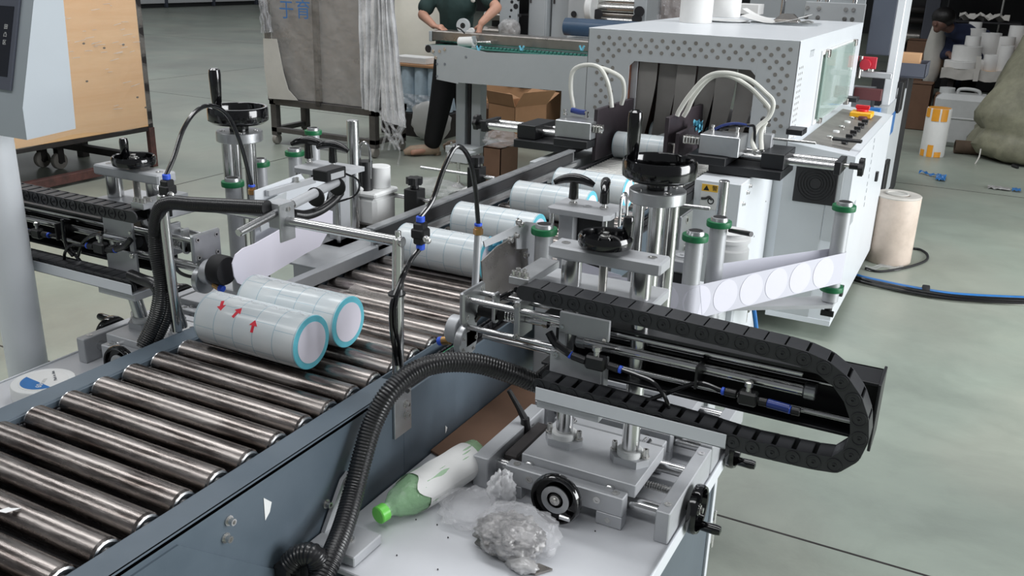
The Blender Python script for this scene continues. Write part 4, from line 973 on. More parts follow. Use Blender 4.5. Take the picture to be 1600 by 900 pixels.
for (px,py) in((620,868),(683,820),(650,812),(930,830),(684,890),(700,840)):
    c=onz(px,py,.531); q.sphere((c.x,c.y,.5315),.0016,6,4)
solo('crumbs',q,'machine_dark','tiny dark crumbs scattered on the white table','debris',kind='stuff')
c=onz(1000,758,.531); crumple((onz(1011,752,.531).x,onz(1011,752,.531).y-.11+.0,.537),.012,.008,.007,'film_scrap','film_grey','small silvery scrap beside the right end block of the front slide','scrap',31,.6,12,None,.531)
# cardboard piece behind the bottle, leaning on the conveyor
P0=onz(858,612,.548);P1=onz(700,692,.548);P2=onz(758,722,.548);P3=onz(862,655,.548)
q=M(); edge=[(P1.x,P1.y),(P1.x+.02,P1.y-.012),(P1.x+.045,P1.y-.008),(P1.x+.07,P1.y-.03),(P2.x,P2.y)]
poly=[(-.932,P1.y,.548)]+[(x_,y_,.548) for x_,y_ in edge]+[(-.80,P2.y+.03,.548),(-.79,1.87,.548),(-.932,1.88,.548)]
poly=[(-.948,1.50,.5325),(-.905,1.485,.5325),(-.885,1.50,.5325),(-.86,1.47,.5325),(-.835,1.455,.5325),(-.82,1.475,.5325),(-.815,1.93,.5325),(-.948,1.93,.5325)]
q.prism(poly,(0,0,.005)); cb=solo('cardboard_sheet',q,'carton_dark','torn brown cardboard sheet tucked between the conveyor side and the front slide','cardboard')
q=M(); rows=[[(-.905+.09*j/8,1.475+.035*i/3+.008*math.sin(j*2),.5385+.004*abs(math.sin(j*1.9+i))) for j in range(9)] for i in range(4)]; q.sheet(rows,.002); part('torn_edge',q,'carton_inside',cb)
# tape roll on the left table
c=onz(68,598,.57); t=thing('tape_reel',(c.x,c.y,.53),'flat white tape reel with a blue and white printed face behind the left conveyor rail','tape reel')
m=M(); m.lathe((c.x,c.y,.5305),(0,0,1),[(.070,0),(.072,.003),(.072,.042),(.070,.045),(0,.045)],44); part('reel_body',m,'white_plastic',t)
m=M(); m.cyl((c.x,c.y,.5756),(c.x,c.y,.5762),.055,40,c=0); fc=part('face_sticker',m,'paper',t)
q=M(); pts=[(c.x+.050*math.cos(a),c.y+.050*math.sin(a),.5763) for a in [PI*1.05+PI*.85*i/16 for i in range(17)]]; q.prism(pts,(0,0,.0004)); part('blue_segment',q,'blue_plastic',fc,smooth=False)
def text(s,loc,size,mat,parent,rot=(0,0,0),name='printed_text',ext=.0003,align='CENTER'):
    cu=bpy.data.curves.new('txt','FONT'); cu.body=s; cu.size=size; cu.extrude=ext; cu.align_x=align; cu.align_y='CENTER'; o=bpy.data.objects.new('txt',cu); COL.objects.link(o)
    dg=bpy.context.evaluated_depsgraph_get(); me=bpy.data.meshes.new_from_object(o.evaluated_get(dg)); bpy.data.objects.remove(o); me.name=name
    me.materials.clear(); me.materials.append(MT[mat]); ob=bpy.data.objects.new(name,me); COL.objects.link(ob); ob.parent=parent; ob.location=Vector(loc)-wloc(parent); ob.rotation_euler=rot; return ob
text('60mm',(c.x+.010,c.y-.012,.5768),.020,'paper',fc,(0,0,2.2)); text('Made in china',(c.x+.0,c.y+.030,.5766),.011,'ink_grey',fc,(0,0,2.6))
# ================= operator panel on a white post =================
t=thing('control_box',(-2.12,1.385,0),'pale grey operator panel box on a white post, dark touch screen, top left','control panel')
side_=[V(-1.895,1.389,1.492),V(-1.895,1.451,1.492),V(-1.895,1.438,1.153),V(-1.895,1.310,1.145),V(-1.895,1.311,1.216)]
m=M(); m.prism(side_,(-.45,0,0)); part('housing',m,'box_grey',t)
# screen: lies in the sloping front plane x from -2.66 leftwards
A_=side_[4]; B_=side_[0]; up_=(B_-A_); nrm=Vector((1,0,0)).cross(up_).normalized()
if nrm.y>0: nrm=-nrm
def fp(x,s_): return Vector((x,A_.y,A_.z))+up_*s_+nrm*.0005
m=M(); m.prism([fp(-1.935,.12),fp(-1.935,.84),fp(-2.26,.84),fp(-2.26,.12)],nrm*.006); part('screen_bezel',m,'bezel_grey',t)
m=M(); m.prism([fp(-1.948,.22),fp(-1.948,.76),fp(-2.245,.76),fp(-2.245,.22)],nrm*.0068); scn=part('touch_screen',m,'screen_black',t)
rx=math.atan2(up_.z,up_.y)
for i,s_ in enumerate((.60,.54,.48)): 
    p=fp(-1.968,s_)+nrm*.0072; text(('田','凸','区')[i],p,.012,'paper',scn,(rx,0,0))
m=M(); m.cyl((-2.136,1.383,.0),(-2.136,1.383,1.146),.0492,36); m.lathe((-2.136,1.383,0),(0,0,1),[(.12,0),(.12,.012),(0,.012)],36); part('post',m,'white_paint',t)
# ================= shrink tunnel =================
t=thing('shrink_tunnel',(-1.2,4.9,0),'big white shrink tunnel with a dotted front panel and curtained mouth','shrink tunnel')
X0,X1,Y0,Y1,Z1=-1.676,-.728,4.0,5.88,1.285
ox0,ox1,oz=-1.468,-.898,1.152
m=M(); m.box(X0,X1,Y0,Y1,Z1-.004,Z1,.002); part('top_panel',m,'white_paint',t)
m=M()
c_=.022
outer=[(X0,.72),(X1,.72),(X1,Z1-.004),(X0,Z1-.004)]
m.box(X0,ox0,Y0,Y0+.004,.72,Z1-.004,.001); m.box(ox1,X1,Y0,Y0+.004,.72,Z1-.004,.001); m.box(ox0-.001,ox1+.001,Y0,Y0+.004,oz,Z1-.004,.0005)
m.prism([(ox0,Y0,oz),(ox0+c_,Y0,oz),(ox0,Y0,oz-c_)],(0,.004,0)); m.prism([(ox1,Y0,oz),(ox1-c_,Y0,oz),(ox1,Y0,oz-c_)],(0,.004,0))
fp_=part('front_panel',m,'grey_white',t)
q=M(); zt=1.247; 
for r in range(14):
    for i in range(20):
        x=X0+.052+.0505*i+(.0253 if r%2 else 0)*1; z=zt-.0265*r
        if x>X1-.02 or z<.78: continue
        ok= r<3 or x<X0+.13 or (x>ox1+.035 and x<X1-.02)
        if ok: q.cyl((x,Y0-.0008,z),(x,Y0+.002,z),.0088,12,c=0)
part('vent_holes',q,'pocket_grey',fp_,kind='stuff')
m=M(); m.box(X1-.004,X1,Y0,Y1,.72,Z1-.004,.001); sp_=part('side_panel',m,'white_paint',t)
q=M()
for r in range(15):
    for i in range(3): q.cyl((X1+.0006,Y0+.05+.035*i,1.17-.025*r),(X1-.001,Y0+.05+.035*i,1.17-.025*r),.006,8,c=0)
part('vent_holes',q,'pocket_grey',sp_,kind='stuff')
m=M(); m.box(X0,X0+.004,Y0,Y1,.10,Z1-.004,.001); part('side_panel',m,'white_paint',t)
m=M(); m.box(ox0-.01,ox0,Y0+.004,Y1,.70,oz+.01,0); m.box(ox1,ox1+.01,Y0+.004,Y1,.70,oz+.01,0); m.box(ox0-.01,ox1+.01,Y0+.004,Y1,oz,oz+.01,0); part('tunnel_lining',m,'inner_orange',t)
m=M(); m.box(ox0,ox0+.03,Y0+.03,Y0+.034,.76,oz,.001); part('curtain_rail',m,'alu_dull',t)
# curtain strips
n=6; wv=(ox1-ox0-.03)/n
for i in range(n):
    xa=ox0+.03+wv*i+.0015; xb=xa+wv-.003; rows=[]
    for k in range(15):
        s_=k/14; z=oz-.002-s_*.35; yy=Y0+.045+.020*(i%2)+.05*s_*s_*(1+.5*math.sin(i*2.1)); tw=.022*s_*s_*math.sin(i*1.7+1)
        gap=.012*max(0,s_-.25)*1.6; rows.append([Vector((xa+gap+(xb-gap-xa-gap)*j/5-.05*s_*s_,yy+tw*(j/5-.5)*2,z)) for j in range(6)])
    q=M(); q.sheet(rows,.003); part('curtain_strip',q,'curtain_grey',t)
# window in the right flank
w0=onx(1282,92,X1);w1=onx(1335,64,X1);w2=onx(1273,188,X1);w3=onx(1318,152,X1)
y0,y1,z0,z1=4.56,5.55,.885,1.19
m=M(); m.box(X1,X1+.008,y0-.02,y1+.02,z0-.02,z0,.001); m.box(X1,X1+.008,y0-.02,y1+.02,z1,z1+.02,.001); m.box(X1,X1+.008,y0-.02,y0,z0,z1,.001); m.box(X1,X1+.008,y1,y1+.02,z0,z1,.001); wf=part('window_frame',m,'white_plastic',t)
m=M(); m.box(X1+.012,X1+.018,y0+.05,y1+.01,z0-.01,z1+.01,.001); part('glass_door',m,'pane_glass',wf)
m=M(); m.box(X1+.0005,X1+.001,y0,y1,z0,z1,0); part('inner_glass',m,'pane_glass',wf)
m=M(); m.box(X1+.003,X1+.006,y0+.22,y0+.50,z0+.06,z1-.07,.001); m.box(X1+.003,X1+.006,y0+.60,y0+.92,z0+.06,z1-.07,.001); part('inner_rack',m,'light_grey',wf)
for (yy,zz) in((y0+.07,z0-.02),(y1-.03,z0-.02),(y0+.06,z1),(y1-.04,z1)):
    m=M(); m.box(X1+.004,X1+.026,yy,yy+.05,zz-.015,zz+.02,.002); part('glass_clip',m,'stainless',wf)
for (px,py) in((1250,205),(1335,155)):
    c=onx(px,py,X1+.05); q=M(); q.box(X1+.002,X1+.07,c.y-.05,c.y+.05,c.z-.012,c.z+.012,.002); part('window_bracket',q,'black_paint',wf)
q=M()
for i in range(3): q.box(X1+.0002,X1+.0012,4.26+.035*i,4.265+.035*i,1.20,1.23,0); q.box(X1+.0002,X1+.0012,4.26+.035*i,4.285+.035*i,1.226,1.23,0)
part('faint_mark',q,'light_grey',sp_)
# base with sloping operator desk on the right
m=M(); m.box(X0,-.728,Y0+.01,Y1,.10,.715,.002); part('base_body',m,'white_paint',t)
BX=-.45
m=M(); m.prism([(X1,Y0,.085),(BX,Y0,.085),(BX,Y0,.835),(X1,Y0,.865)],(0,1.40,0)); dk=part('desk_body',m,'white_paint',t)
m=M(); m.box(BX-.0,BX+.006,Y0,Y0+1.4,.075,.835,.001); m.box(X1,BX+.006,Y0-.004,Y0+.0,.075,.10,.001); part('desk_flank',m,'white_paint',dk)
m=M(); m.box(X1+.002,BX-.09,Y0-.003,Y0,.10,.82,.001); part('front_cover',m,'grey_white',dk)
m=M(); m.box(BX-.085,BX-.03,Y0-.004,Y0,.46,.80,.003); part('cover_edge',m,'grey_white',dk)
def dz(x): return .835+(BX-x)/(BX-X1)*.030
m=M(); m.prism([(X1+.04,Y0+.10,dz(X1+.04)+.0006),(BX-.035,Y0+.10,dz(BX-.035)+.0006),(BX-.035,Y0+1.25,dz(BX-.035)+.0006),(X1+.04,Y0+1.25,dz(X1+.04)+.0006)],(0,0,.0015)); pn=part('button_panel',m,'pocket_grey',dk,'grey-brown operator desk with knobs')
for k,(px,py) in enumerate(((1370,232),(1374,223),(1366,214),(1372,207),(1368,200),(1375,195),(1381,190),(1352,205),(1360,195))):
    c=onz(px-45,py-5,.855) if 0 else None
for i in range(6):
    x=BX-.075; y=Y0+.22+.13*i; z=dz(x)+.002
    q=M(); q.cyl((x,y,z),(x,y,z+.012),.014,16); q.box(x-.016,x+.016,y-.005,y+.005,z+.010,z+.026,.002); part('selector_knob',q,'black_plastic',pn)
for i in range(5):
    x=BX-.15; y=Y0+.30+.17*i; z=dz(x)+.002; q=M(); q.cyl((x,y,z),(x,y,z+.010),.015,16); part('push_button',q,'white_plastic' if i%2 else 'zinc',pn)
q=M(); x=BX-.12;y=Y0+1.08; z=dz(x)+.002; q.box(x-.055,x+.055,y-.04,y+.06,z,z+.03,.006); ms=part('main_switch',q,'yellow_plastic',dk,'yellow and red main switch')
q=M(); q.cyl((x,y+.01,z+.03),(x,y+.01,z+.042),.03,20); q.box(x-.035,x+.035,y+.003,y+.019,z+.042,z+.062,.003); part('switch_knob',q,'red_plastic',ms)
q=M(); x=BX-.10;y=Y0+.98; z=dz(x)+.002; q.cyl((x,y,z),(x,y,z+.02),.022,16); part('stop_button',q,'dark_red',dk)
c=ony(1280,283,Y0-.006)
q=M(); fx,fz,fs=-.588,.705,.088; q.box(fx-fs,fx+fs,Y0-.010,Y0-.003,fz-fs,fz+fs,.002); fn=part('fan_grille',q,'fan_black',dk)
for r in(.03,.042,.054,.066,.078):
    q=M(); q.lathe((fx,Y0-.0115,fz),(0,1,0),[(r-.003,0),(r-.003,-.002),(r+.001,-.002),(r+.001,0)],32,closed=True); part('grille_ring',q,'rubber',fn)
q=M(); q.cyl((fx,Y0-.014,fz),(fx,Y0-.009,fz),.022,24); part('fan_hub',q,'rubber',fn)
q=M()
for i in range(10): q.box(BX+.0062,BX+.0068,Y0+.62+.012*(i%2),Y0+.635+.012*(i%2),.80-.035*i,.82-.035*i,0)
part('printed_mark',q,'ink_grey',dk,kind='stuff')
q=M(); q.box(BX+.0062,BX+.007,Y0+.17,Y0+.25,.50,.60,0); q.box(BX+.0064,BX+.0073,Y0+.18,Y0+.24,.51,.59,0); part('name_plate',q,'light_grey',dk)
for (yy,zz) in((Y0+.95,.55),(Y0+.18,.16)):
    q=M(); q.box(BX+.006,BX+.020,yy,yy+.03,zz,zz+.05,.002); part('door_lock',q,'black_plastic',dk)
for x in(X0+.1,X1-.0,BX-.1):
    for y in(Y0+.3,Y1-.6): q=M(); q.cyl((x,y,0),(x,y,.09),.03,14); part('machine_foot',q,'black_plastic',t)
# objects on the tunnel roof
for (px,py,r,h,lab) in((1082,36,.085,.30,'nearer white paper roll standing on the tunnel roof'),(1128,27,.092,.28,'farther white paper roll standing on the tunnel roof')):
    c=onz(px,py,Z1); q=M(); q.cyl((c.x,c.y+r*.6,Z1+.0005),(c.x,c.y+r*.6,Z1+h),r,36); solo('paper_roll',q,'paper',lab,'paper roll','white rolls standing on the tunnel roof')
c=onz(1130,33,Z1); q=M(); q.lathe((c.x+.03,c.y-.05,Z1+.0005),(0,0,1),[(.09,0),(.12,.008),(.12,.010),(.088,.004),(0,.004)],30); solo('white_plate',q,'white_plastic','shallow white plastic lid on the tunnel roof in front of the white rolls','lid')
c=onz(1140,22,Z1); q=M(); q.box(c.x+.03,c.x+.17,c.y+.05,c.y+.20,Z1+.0005,Z1+.065,.003); solo('small_carton',q,'paper','small pale box on the tunnel roof right of the white rolls','box')
t=thing('clipboard',(-.98,5.25,Z1),'clipboard with steel clip and curled papers on the tunnel roof','clipboard')
a=onz(1172,36,Z1+.004); b=onz(1288,40,Z1+.004)
m=M(); m.prism([(a.x,a.y,Z1+.001),(b.x-.03,b.y-.03,Z1+.001),(b.x-.05,b.y+.22,Z1+.001),(a.x-.05,a.y+.24,Z1+.001)],(0,0,.004)); part('board',m,'light_grey',t)
rows=[[(a.x-.06+(b.x-a.x-.02)*j/8,a.y+.02+.2*i/4,Z1+.008+.05*abs(j/8-.45)**1.5*2+.006*i/4) for j in range(9)] for i in range(5)]
m=M(); m.sheet(rows,.0015); part('papers',m,'paper',t)
cx_,cy_=(a.x+b.x)/2,a.y+.10
m=M(); m.prism([(cx_-.07,cy_-.05,Z1+.022),(cx_-.03,cy_-.05,Z1+.058),(cx_+.03,cy_-.05,Z1+.058),(cx_+.07,cy_-.05,Z1+.022)],(0,.04,0)); m.cyl((cx_-.06,cy_-.05,Z1+.022),(cx_+.06,cy_-.05,Z1+.022),.008,10); part('steel_clip',m,'stainless',t)
m=M(); m.tube(spl([(b.x-.13,b.y+.0,Z1+.014),(b.x-.09,b.y+.015,Z1+.022),(b.x-.06,b.y,Z1+.016),(b.x-.085,b.y-.01,Z1+.014),(b.x-.12,b.y+.0,Z1+.014)],5),.004,8); solo('steel_pliers',m,'zinc','small bright steel snips lying on the clipboard','tool')
rows=[[(onz(1165,30,Z1).x-.0+.16*j/6,5.42+.12*i/4,Z1+.012+.05*(1-j/6)**2) for j in range(7)] for i in range(5)]
m=M(); m.sheet(rows,.0012); solo('paper_sheet',m,'paper','curled white paper sheet on the tunnel roof left of the clipboard','paper')
# ================= infeed unit: fine rollers, side boxes, clamping plates =================
t=thing('infeed_conveyor',(-1.2,3.9,0),'fine-roller infeed conveyor between the two white boxes before the tunnel mouth','conveyor')
sm=None
for k in range(52):
    y=3.345+.0295*k
    if y>3.985: break
    if sm is None:
        q=M(); q.cyl((-1.44,0,0),(-1.0,0,0),.0095,14,c=.001); sm=mesh_of('small_roller',q); sm.materials.append(MT['small_roller'])
    o=bpy.data.objects.new('small_roller',sm); COL.objects.link(o); o.parent=t; o.location=Vector((0,y,.7405))-wloc(t)
m=M(); m.box(-1.452,-1.44,3.34,3.995,.70,.748,.001); m.box(-1.0,-.955,3.34,3.995,.70,.735,.001); m.box(-1.44,-1.0,3.34,3.995,.66,.67,0); m.box(-1.40,-1.36,3.4,3.45,.0,.66,.002); m.box(-1.1,-1.06,3.4,3.45,.0,.66,.002); part('bed_frame',m,'black_paint',t)
q=M()
for xs in(-.985,-.965):
    for i in range(120):
        y=3.35+.013*i
        if y>3.98: break
        q.box(xs-.008,xs+.008,y,y+.010,.735,.747,.002)
for i in range(90):
    y=3.35+.013*i; 
    if y<3.98: q.box(-1.462,-1.446,y,y+.010,.748,.757,.002)
part('drive_chain',q,'machine_dark',t,'rows of dark chain links beside the fine rollers',kind='stuff')
TT=bpy.data.objects['shrink_tunnel']
for k in range(23,60):
    o=bpy.data.objects.new('small_roller',sm); COL.objects.link(o); o.parent=TT; o.location=Vector((0,3.345+.0295*k,.7405))-wloc(TT)
for sd in 'right','left':
    MIR[0]=(sd=='left'); yb=3.42
    t=thing('side_cabinet',(-.86,3.7,0),'white side box under the %s clamping slide%s'%(sd,', with a yellow warning sticker' if sd=='right' else ', beside the brown board'),'cabinet')
    if sd=='right':
        m=M(); m.box(-.953,-.770,yb,4.0-.002,.0,.785,.003)
    else:
        m=M(); m.box(-.953,-.79,yb+.02,4.0-.002,.35,.762,.003); m.box(-.80,-.79,yb+.02,yb+.03,0,.35,0) 
    part('box_body',m,'white_paint' if sd=='right' else 'grey_white',t)
    if sd=='right':
        c=ony(1118,283,yb); q=M(); q.box(c.x-.052,c.x+.045,yb-.0012,yb,.672,.772,.0003); st=part('warning_sticker',q,'paper',t,'warning sticker, yellow band above a crushed-hand pictogram')
        q=M(); q.box(c.x-.050,c.x+.043,yb-.0018,yb-.0012,.742,.770,.0002); part('yellow_band',q,'warning_yellow',st)
        q=M(); q.prism([(c.x-.043,yb-.002,.746),(c.x-.020,yb-.002,.746),(c.x-.0315,yb-.002,.766)],(0,-.0004,0)); q.add([],[]); part('warning_triangle',q,'ink_black',st,smooth=False)
        text('警告',(c.x+.012,yb-.0021,.756),.022,'ink_black',st,(PI/2,0,0))
        q=M(); q.tube(spl([(c.x-.048,yb-.0022,.712),(c.x-.030,yb-.0022,.715),(c.x-.018,yb-.0022,.722),(c.x-.006,yb-.0022,.712)],4),.005,6); q.lathe((c.x-.010,yb-.0016,.706),(0,-1,0),[(.013,0),(.013,.001),(.009,.001),(.009,0)],16,closed=True); part('hand_pictogram',q,'ink_black',st)
        for (yy,zz) in((3.47,.70),(3.52,.735),(3.55,.755)): bolt((-.770,yy,zz),(1,0,0),.006,.010,t)
        for (yy,zz) in((3.9,.62),(3.75,.50)):
            bolt((-.770,yy,zz),(1,0,0),.003,.003,t)
        # screw line
    # clamping slide
    yc=3.70
    oxs=0
    t=thing('clamp_slide',(-.75,yc,.79),'black clamping slide with chrome rods and star wheel, %s of the tunnel mouth'%sd,'slide')
    zb=.814
    m=M(); m.box(-.94,-.655,yc-.15,yc+.09,.790,zb+.010,.001); part('base_plate',m,'black_paint',t)
    m=M(); m.box(-.745,-.655,yc-.12,yc+.09,zb+.012,zb+.072,.002); part('mid_block',m,'black_paint',t)
    m=M(); m.box(-1.02,-.865,yc-.19,yc+.09,zb+.012,zb+.045,.002) if sd=='right' else m.box(-1.02,-.865,yc-.19,yc+.09,zb+.012,zb+.045,.002); part('carriage_block',m,'black_paint',t)
    m=M(); m.box(-.475,-.450,yc-.08,yc+.07,zb+.012,zb+.062,.002); part('end_block',m,'black_paint',t)
    for yy in(yc-.055,yc+.05):
        m=M(); m.cyl((-1.0,yy,zb+.038),(-.465,yy,zb+.038),.015,18); part('slide_rod',m,'bright_steel',t)
    m=M(); m.cyl((-1.0,yc-.0,zb+.038),(-.40,yc,zb+.038),.007,14); part('lead_screw',m,'zinc',t)
    q=M(); n_=40; pts=[]
    for i in range(n_):
        a=2*PI*i/n_; r=.034+.0035*math.cos(6*a); pts.append((-.395,yc+r*math.cos(a),zb+.038+r*math.sin(a)))
    q.prism(pts,(.018,0,0)); sw=part('star_wheel',q,'black_plastic',t)
    q=M(); q.cyl((-.43,yc,zb+.038),(-.395,yc,zb+.038),.013,16); part('wheel_hub',q,'black_plastic',sw)
    # air cylinder block
    t=thing('cylinder_block',(-1.0,yc,.84),'silver pneumatic block with white hoses behind the %s black clamping plate'%sd,'cylinder')
    m=M(); m.box(-.985,-.825,yc-.16,yc-.02,zb+.046,zb+.125,.003) if sd=='right' else m.box(-1.02,-.855,yc-.16,yc-.02,zb+.046,zb+.118,.003); part('block_body',m,'alu',t)
    for xx in(-.96,-.86):
        q=M(); q.lathe((xx,yc-.07,zb+.125),(0,0,1),[(.009,0),(.009,.008),(.006,.009),(.006,.018),(.009,.019),(.009,.026),(0,.027)],12); part('brass_fitting',q,'zinc',t)
    q=M()
    for i in range(6): q.box(-1.055+.012*i,-1.049+.012*i,yc-.15,yc-.10,zb+.080+.0*i,zb+.108,.001)
    q.cyl((-1.06,yc-.13,zb+.098),(-.98,yc-.13,zb+.098),.006,10); q.cyl((-1.06,yc-.13,zb+.08),(-.98,yc-.13,zb+.08),.006,10); part('spring_stack',q,'zinc',t)
    # plates
    px0=-1.150 if sd=='right' else -1.025
    t=thing('clamping_plate',(px0,3.85,.765),'upright purple-black clamping plate on the %s of the clamped sticker roll'%sd,'plate')
    m=M(); m.box(px0,px0+.018,3.60,4.24 if sd=='right' else 4.20,.765,.980 if sd=='right' else .983,.0015); part('plate',m,'purple_black',t)
    if sd=='right':
        m=M(); m.box(px0+.055,px0+.072,3.58,3.86,.82,.925,.0015); part('pressure_plate',m,'purple_black',t)
        m=M(); m.cyl((px0+.018,3.66,.86),(px0+.055,3.66,.86),.008,12); m.box(px0+.040,px0+.050,3.61,3.66,.82,.875,.001); part('plunger',m,'zinc',t)
    else:
        m=M(); m.box(px0+.018,px0+.034,3.63,3.80,.82,.93,.0015); part('pressure_plate',m,'black_paint',t)
MIR[0]=False
# white hoses over the clamps
t=thing('hose_loop',tuple(ony(1180,240,3.75)),'pair of white hoses arching over the right clamping plate','hose')
for pts in(((1058,181,3.66),(1062,172,3.66),(1078,148,3.66),(1105,120,3.66),(1135,114,3.66),(1170,124,3.68),(1196,145,3.70),(1208,160,3.70),(1202,182,3.70),(1183,200,3.68),(1176,222,3.66),(1180,235,3.64)),
           ((1068,182,3.70),(1074,172,3.70),(1086,148,3.70),(1110,122,3.70),(1137,118,3.70),(1165,132,3.72),(1188,153,3.72),(1203,175,3.72),(1190,205,3.70),(1190,235,3.66))):
    wire([ony(*p) for p in pts],.0095,'white_tube',t,'white_hose',n=10)
wire([ony(1112,205,3.66),ony(1130,196,3.66),ony(1150,193,3.66),ony(1172,197,3.66)],.006,'clear_blue_tube',t,'blue_tube'); wire([ony(1115,208,3.66),ony(1135,200,3.66),ony(1172,196,3.66),ony(1179,203,3.66),ony(1178,232,3.66)],.006,'tube_black',t,'black_tube')
t=thing('hose_loop',tuple(ony(900,170,3.75)),'pair of white hoses arching over the left clamping plate','hose')
for pts in(((896,168,3.70),(892,140,3.70),(895,112,3.70),(912,102,3.70),(935,105,3.70),(948,125,3.70),(954,150,3.72),(956,168,3.72)),((935,105,3.72),(955,112,3.74),(972,124,3.76),(975,145,3.78),(971,163,3.80))):
    wire([ony(*p) for p in pts],.0095,'white_tube',t,'white_hose',n=10)
wire([ony(893,172,3.66),ony(905,175,3.66),ony(915,176,3.66)],.012,'clear_blue_tube',t,'blue_tube')
# guide bar with thumb screw
t=thing('thumb_clamp',tuple(ony(1197,215,3.72)),'small steel clamp with black thumb knob and long flat bar before the tunnel corner','clamp')
c=ony(1196,222,3.72); m=M(); m.box(c.x-.022,c.x+.028,3.70,3.74,c.z-.03,c.z+.035,.002); part('clamp_body',m,'alu_dull',t)
m=M(); m.cyl((c.x-.01,3.72,c.z+.035),(c.x-.01,3.72,c.z+.075),.006,12); part('stud',m,'zinc',t); m=M(); m.lathe((c.x-.01,3.72,c.z+.072),(0,0,1),[(.008,0),(.020,.012),(.020,.020),(.014,.024),(0,.024)],18); part('knob',m,'black_plastic',t)
a=ony(1203,213,3.72);b=ony(1276,221,3.72); m=M(); m.box(a.x,b.x,3.712,3.726,a.z-.012,a.z-.002,.002); part('flat_bar',m,'zinc',t)
a=ony(1282,218,3.8);b=ony(1330,232,3.8); q=M(); q.box(a.x,b.x+.0,4.12,4.15,.872,.884,.002); solo('flat_tool',q,'black_plastic','thin dark bar lying on the near end of the operator desk','bar')
# ================= plywood crate on its dolly (left) =================
t=thing('plywood_crate',(-5.9,4.3,.28),'film-wrapped orange plywood crate at the upper left behind the operator panel','crate')
cx=-5.585
m=M(); m.box(-6.9,cx,3.2,4.865,.31,1.6,.003); part('plywood_panel',m,'wood_board',t)
m=M(); m.box(cx-.02,cx+.005,4.862,4.905,.30,1.6,.002); m.box(cx-.7,cx-.66,4.862,4.905,.30,1.6,.002); part('corner_batten',m,'dark_steel',t)
rows=[[(cx+.006+.003*math.sin(i*1.3+j*.6),3.2+1.7*j/26,.325+1.27*i/30+.02*math.sin(j*.5)) for j in range(27)] for i in range(31)]
m=M(); m.sheet(rows,.001); part('stretch_film',m,'film_sheet',t)
q=M(); rnd=random.Random(4)
for i in range(70):
    y=rnd.uniform(3.7,4.8); z=rnd.choice([rnd.uniform(.72,1.15),rnd.uniform(.85,1.0),rnd.uniform(.38,1.2)]); l=rnd.uniform(.015,.09); sl=rnd.uniform(-.05,.22)
    q.tube([(cx+.009,y,z),(cx+.011,y+l*.5,z+l*.5*sl+.001),(cx+.009,y+l,z+l*sl)],.0014,4)
part('film_crease_glint',q,'film_white',t,kind='stuff')  # white strands put the film's highlights into colour along its creases
for (px,py) in((131,68),(163,75),(193,70),(136,127),(215,152),(228,168)):
    c=onx(px,py,cx+.001); q=M(); q.sphere((cx+.0,c.y,c.z),.012,8,5,(.15,1,.6)); part('wood_knot',q,'core_brown',t)
t=thing('steel_dolly',(-5.8,4.3,0),'rusty steel dolly frame with casters under the plywood crate','dolly')
m=M(); m.box(-6.9,cx,3.2,4.88,.275,.308,.002); part('frame',m,'dark_steel',t)
m=M(); m.box(cx-.03,cx+.01,4.86,4.91,.0,.30,.002); part('leg',m,'rust_steel',t)
m=M(); m.box(-5.62,-5.56,3.3,4.86,.02,.08,.003); part('floor_bar',m,'rust_steel',t)
m=M(); m.box(-6.35,-6.28,4.80,4.86,.0,.27,.002); m.box(-6.3,-5.56,4.62,4.68,.10,.15,.002); part('cross_bar',m,'dark_steel',t)
for (x,y) in((-6.22,4.40),(-6.07,4.43)):
    q=M(); q.lathe((x-.02,y,.062),(1,0,0),[(.058,0),(.062,.006),(.062,.034),(.058,.04)],24); cs=part('caster',q,'caster_rubber',t)
    q=M(); q.cyl((x-.024,y,.062),(x+.024,y,.062),.022,12); q.box(x-.028,x-.022,y-.02,y+.03,.05,.16,.001); q.box(x+.022,x+.028,y-.02,y+.03,.05,.16,.001); q.box(x-.035,x+.035,y-.03,y+.05,.155,.275,.002); part('caster_fork',q,'dark_steel',cs)
# ================= film-wrapped steel rack =================
t=thing('wrapped_rack',(-4.95,6.4,0),'grey film-wrapped steel rack in the upper middle left, blue handwriting on its film','rack')
y0=6.10
for (x,y) in((-5.46,y0),(-4.42,y0),(-5.46,6.49),(-4.42,6.49)):
    m=M(); m.box(x-.03,x+.03,y,y+.06,.08,.36,.002); part('leg',m,'rack_steel',t)
    q=M(); q.lathe((x-.02,y+.03,.045),(1,0,0),[(.04,0),(.045,.006),(.045,.034),(.04,.04)],18); part('caster',q,'caster_rubber',t)
m=M(); m.box(-5.5,-4.38,y0,y0+.05,.345,.40,.002); m.box(-5.5,-5.45,y0,6.55,.345,.40,.002); m.box(-4.43,-4.38,y0,6.55,.345,.40,.002); m.box(-5.5,-4.38,6.50,6.55,.345,.40,.002)
m.box(-5.48,-4.40,y0,y0+.05,.11,.15,.002); m.box(-4.44,-4.39,y0,6.55,.11,.15,.002); m.box(-5.49,-5.44,y0,6.55,.11,.15,.002); part('base_frame',m,'rack_steel',t)
m=M(); m.box(-4.985,-4.94,y0-.012,y0+.03,.38,1.6,.002); m.box(-5.50,-5.46,y0-.01,y0+.03,.38,1.6,.002); part('upright',m,'old_wood',t)
m=M(); m.box(-5.46,-4.40,y0+.032,6.42,.40,1.6,.004); part('wrapped_load',m,'foil_wrap',t,'grey film-wrapped load')
rows=[[(-5.50+1.1*j/22,y0-.022+.010*math.sin(i*1.1+j*1.3)+.006*math.sin(j*2.7),.42+1.18*i/22) for j in range(23)] for i in range(23)]
m=M(); m.sheet(rows,.002); fw=part('wrap_film',m,'film_sheet',t)
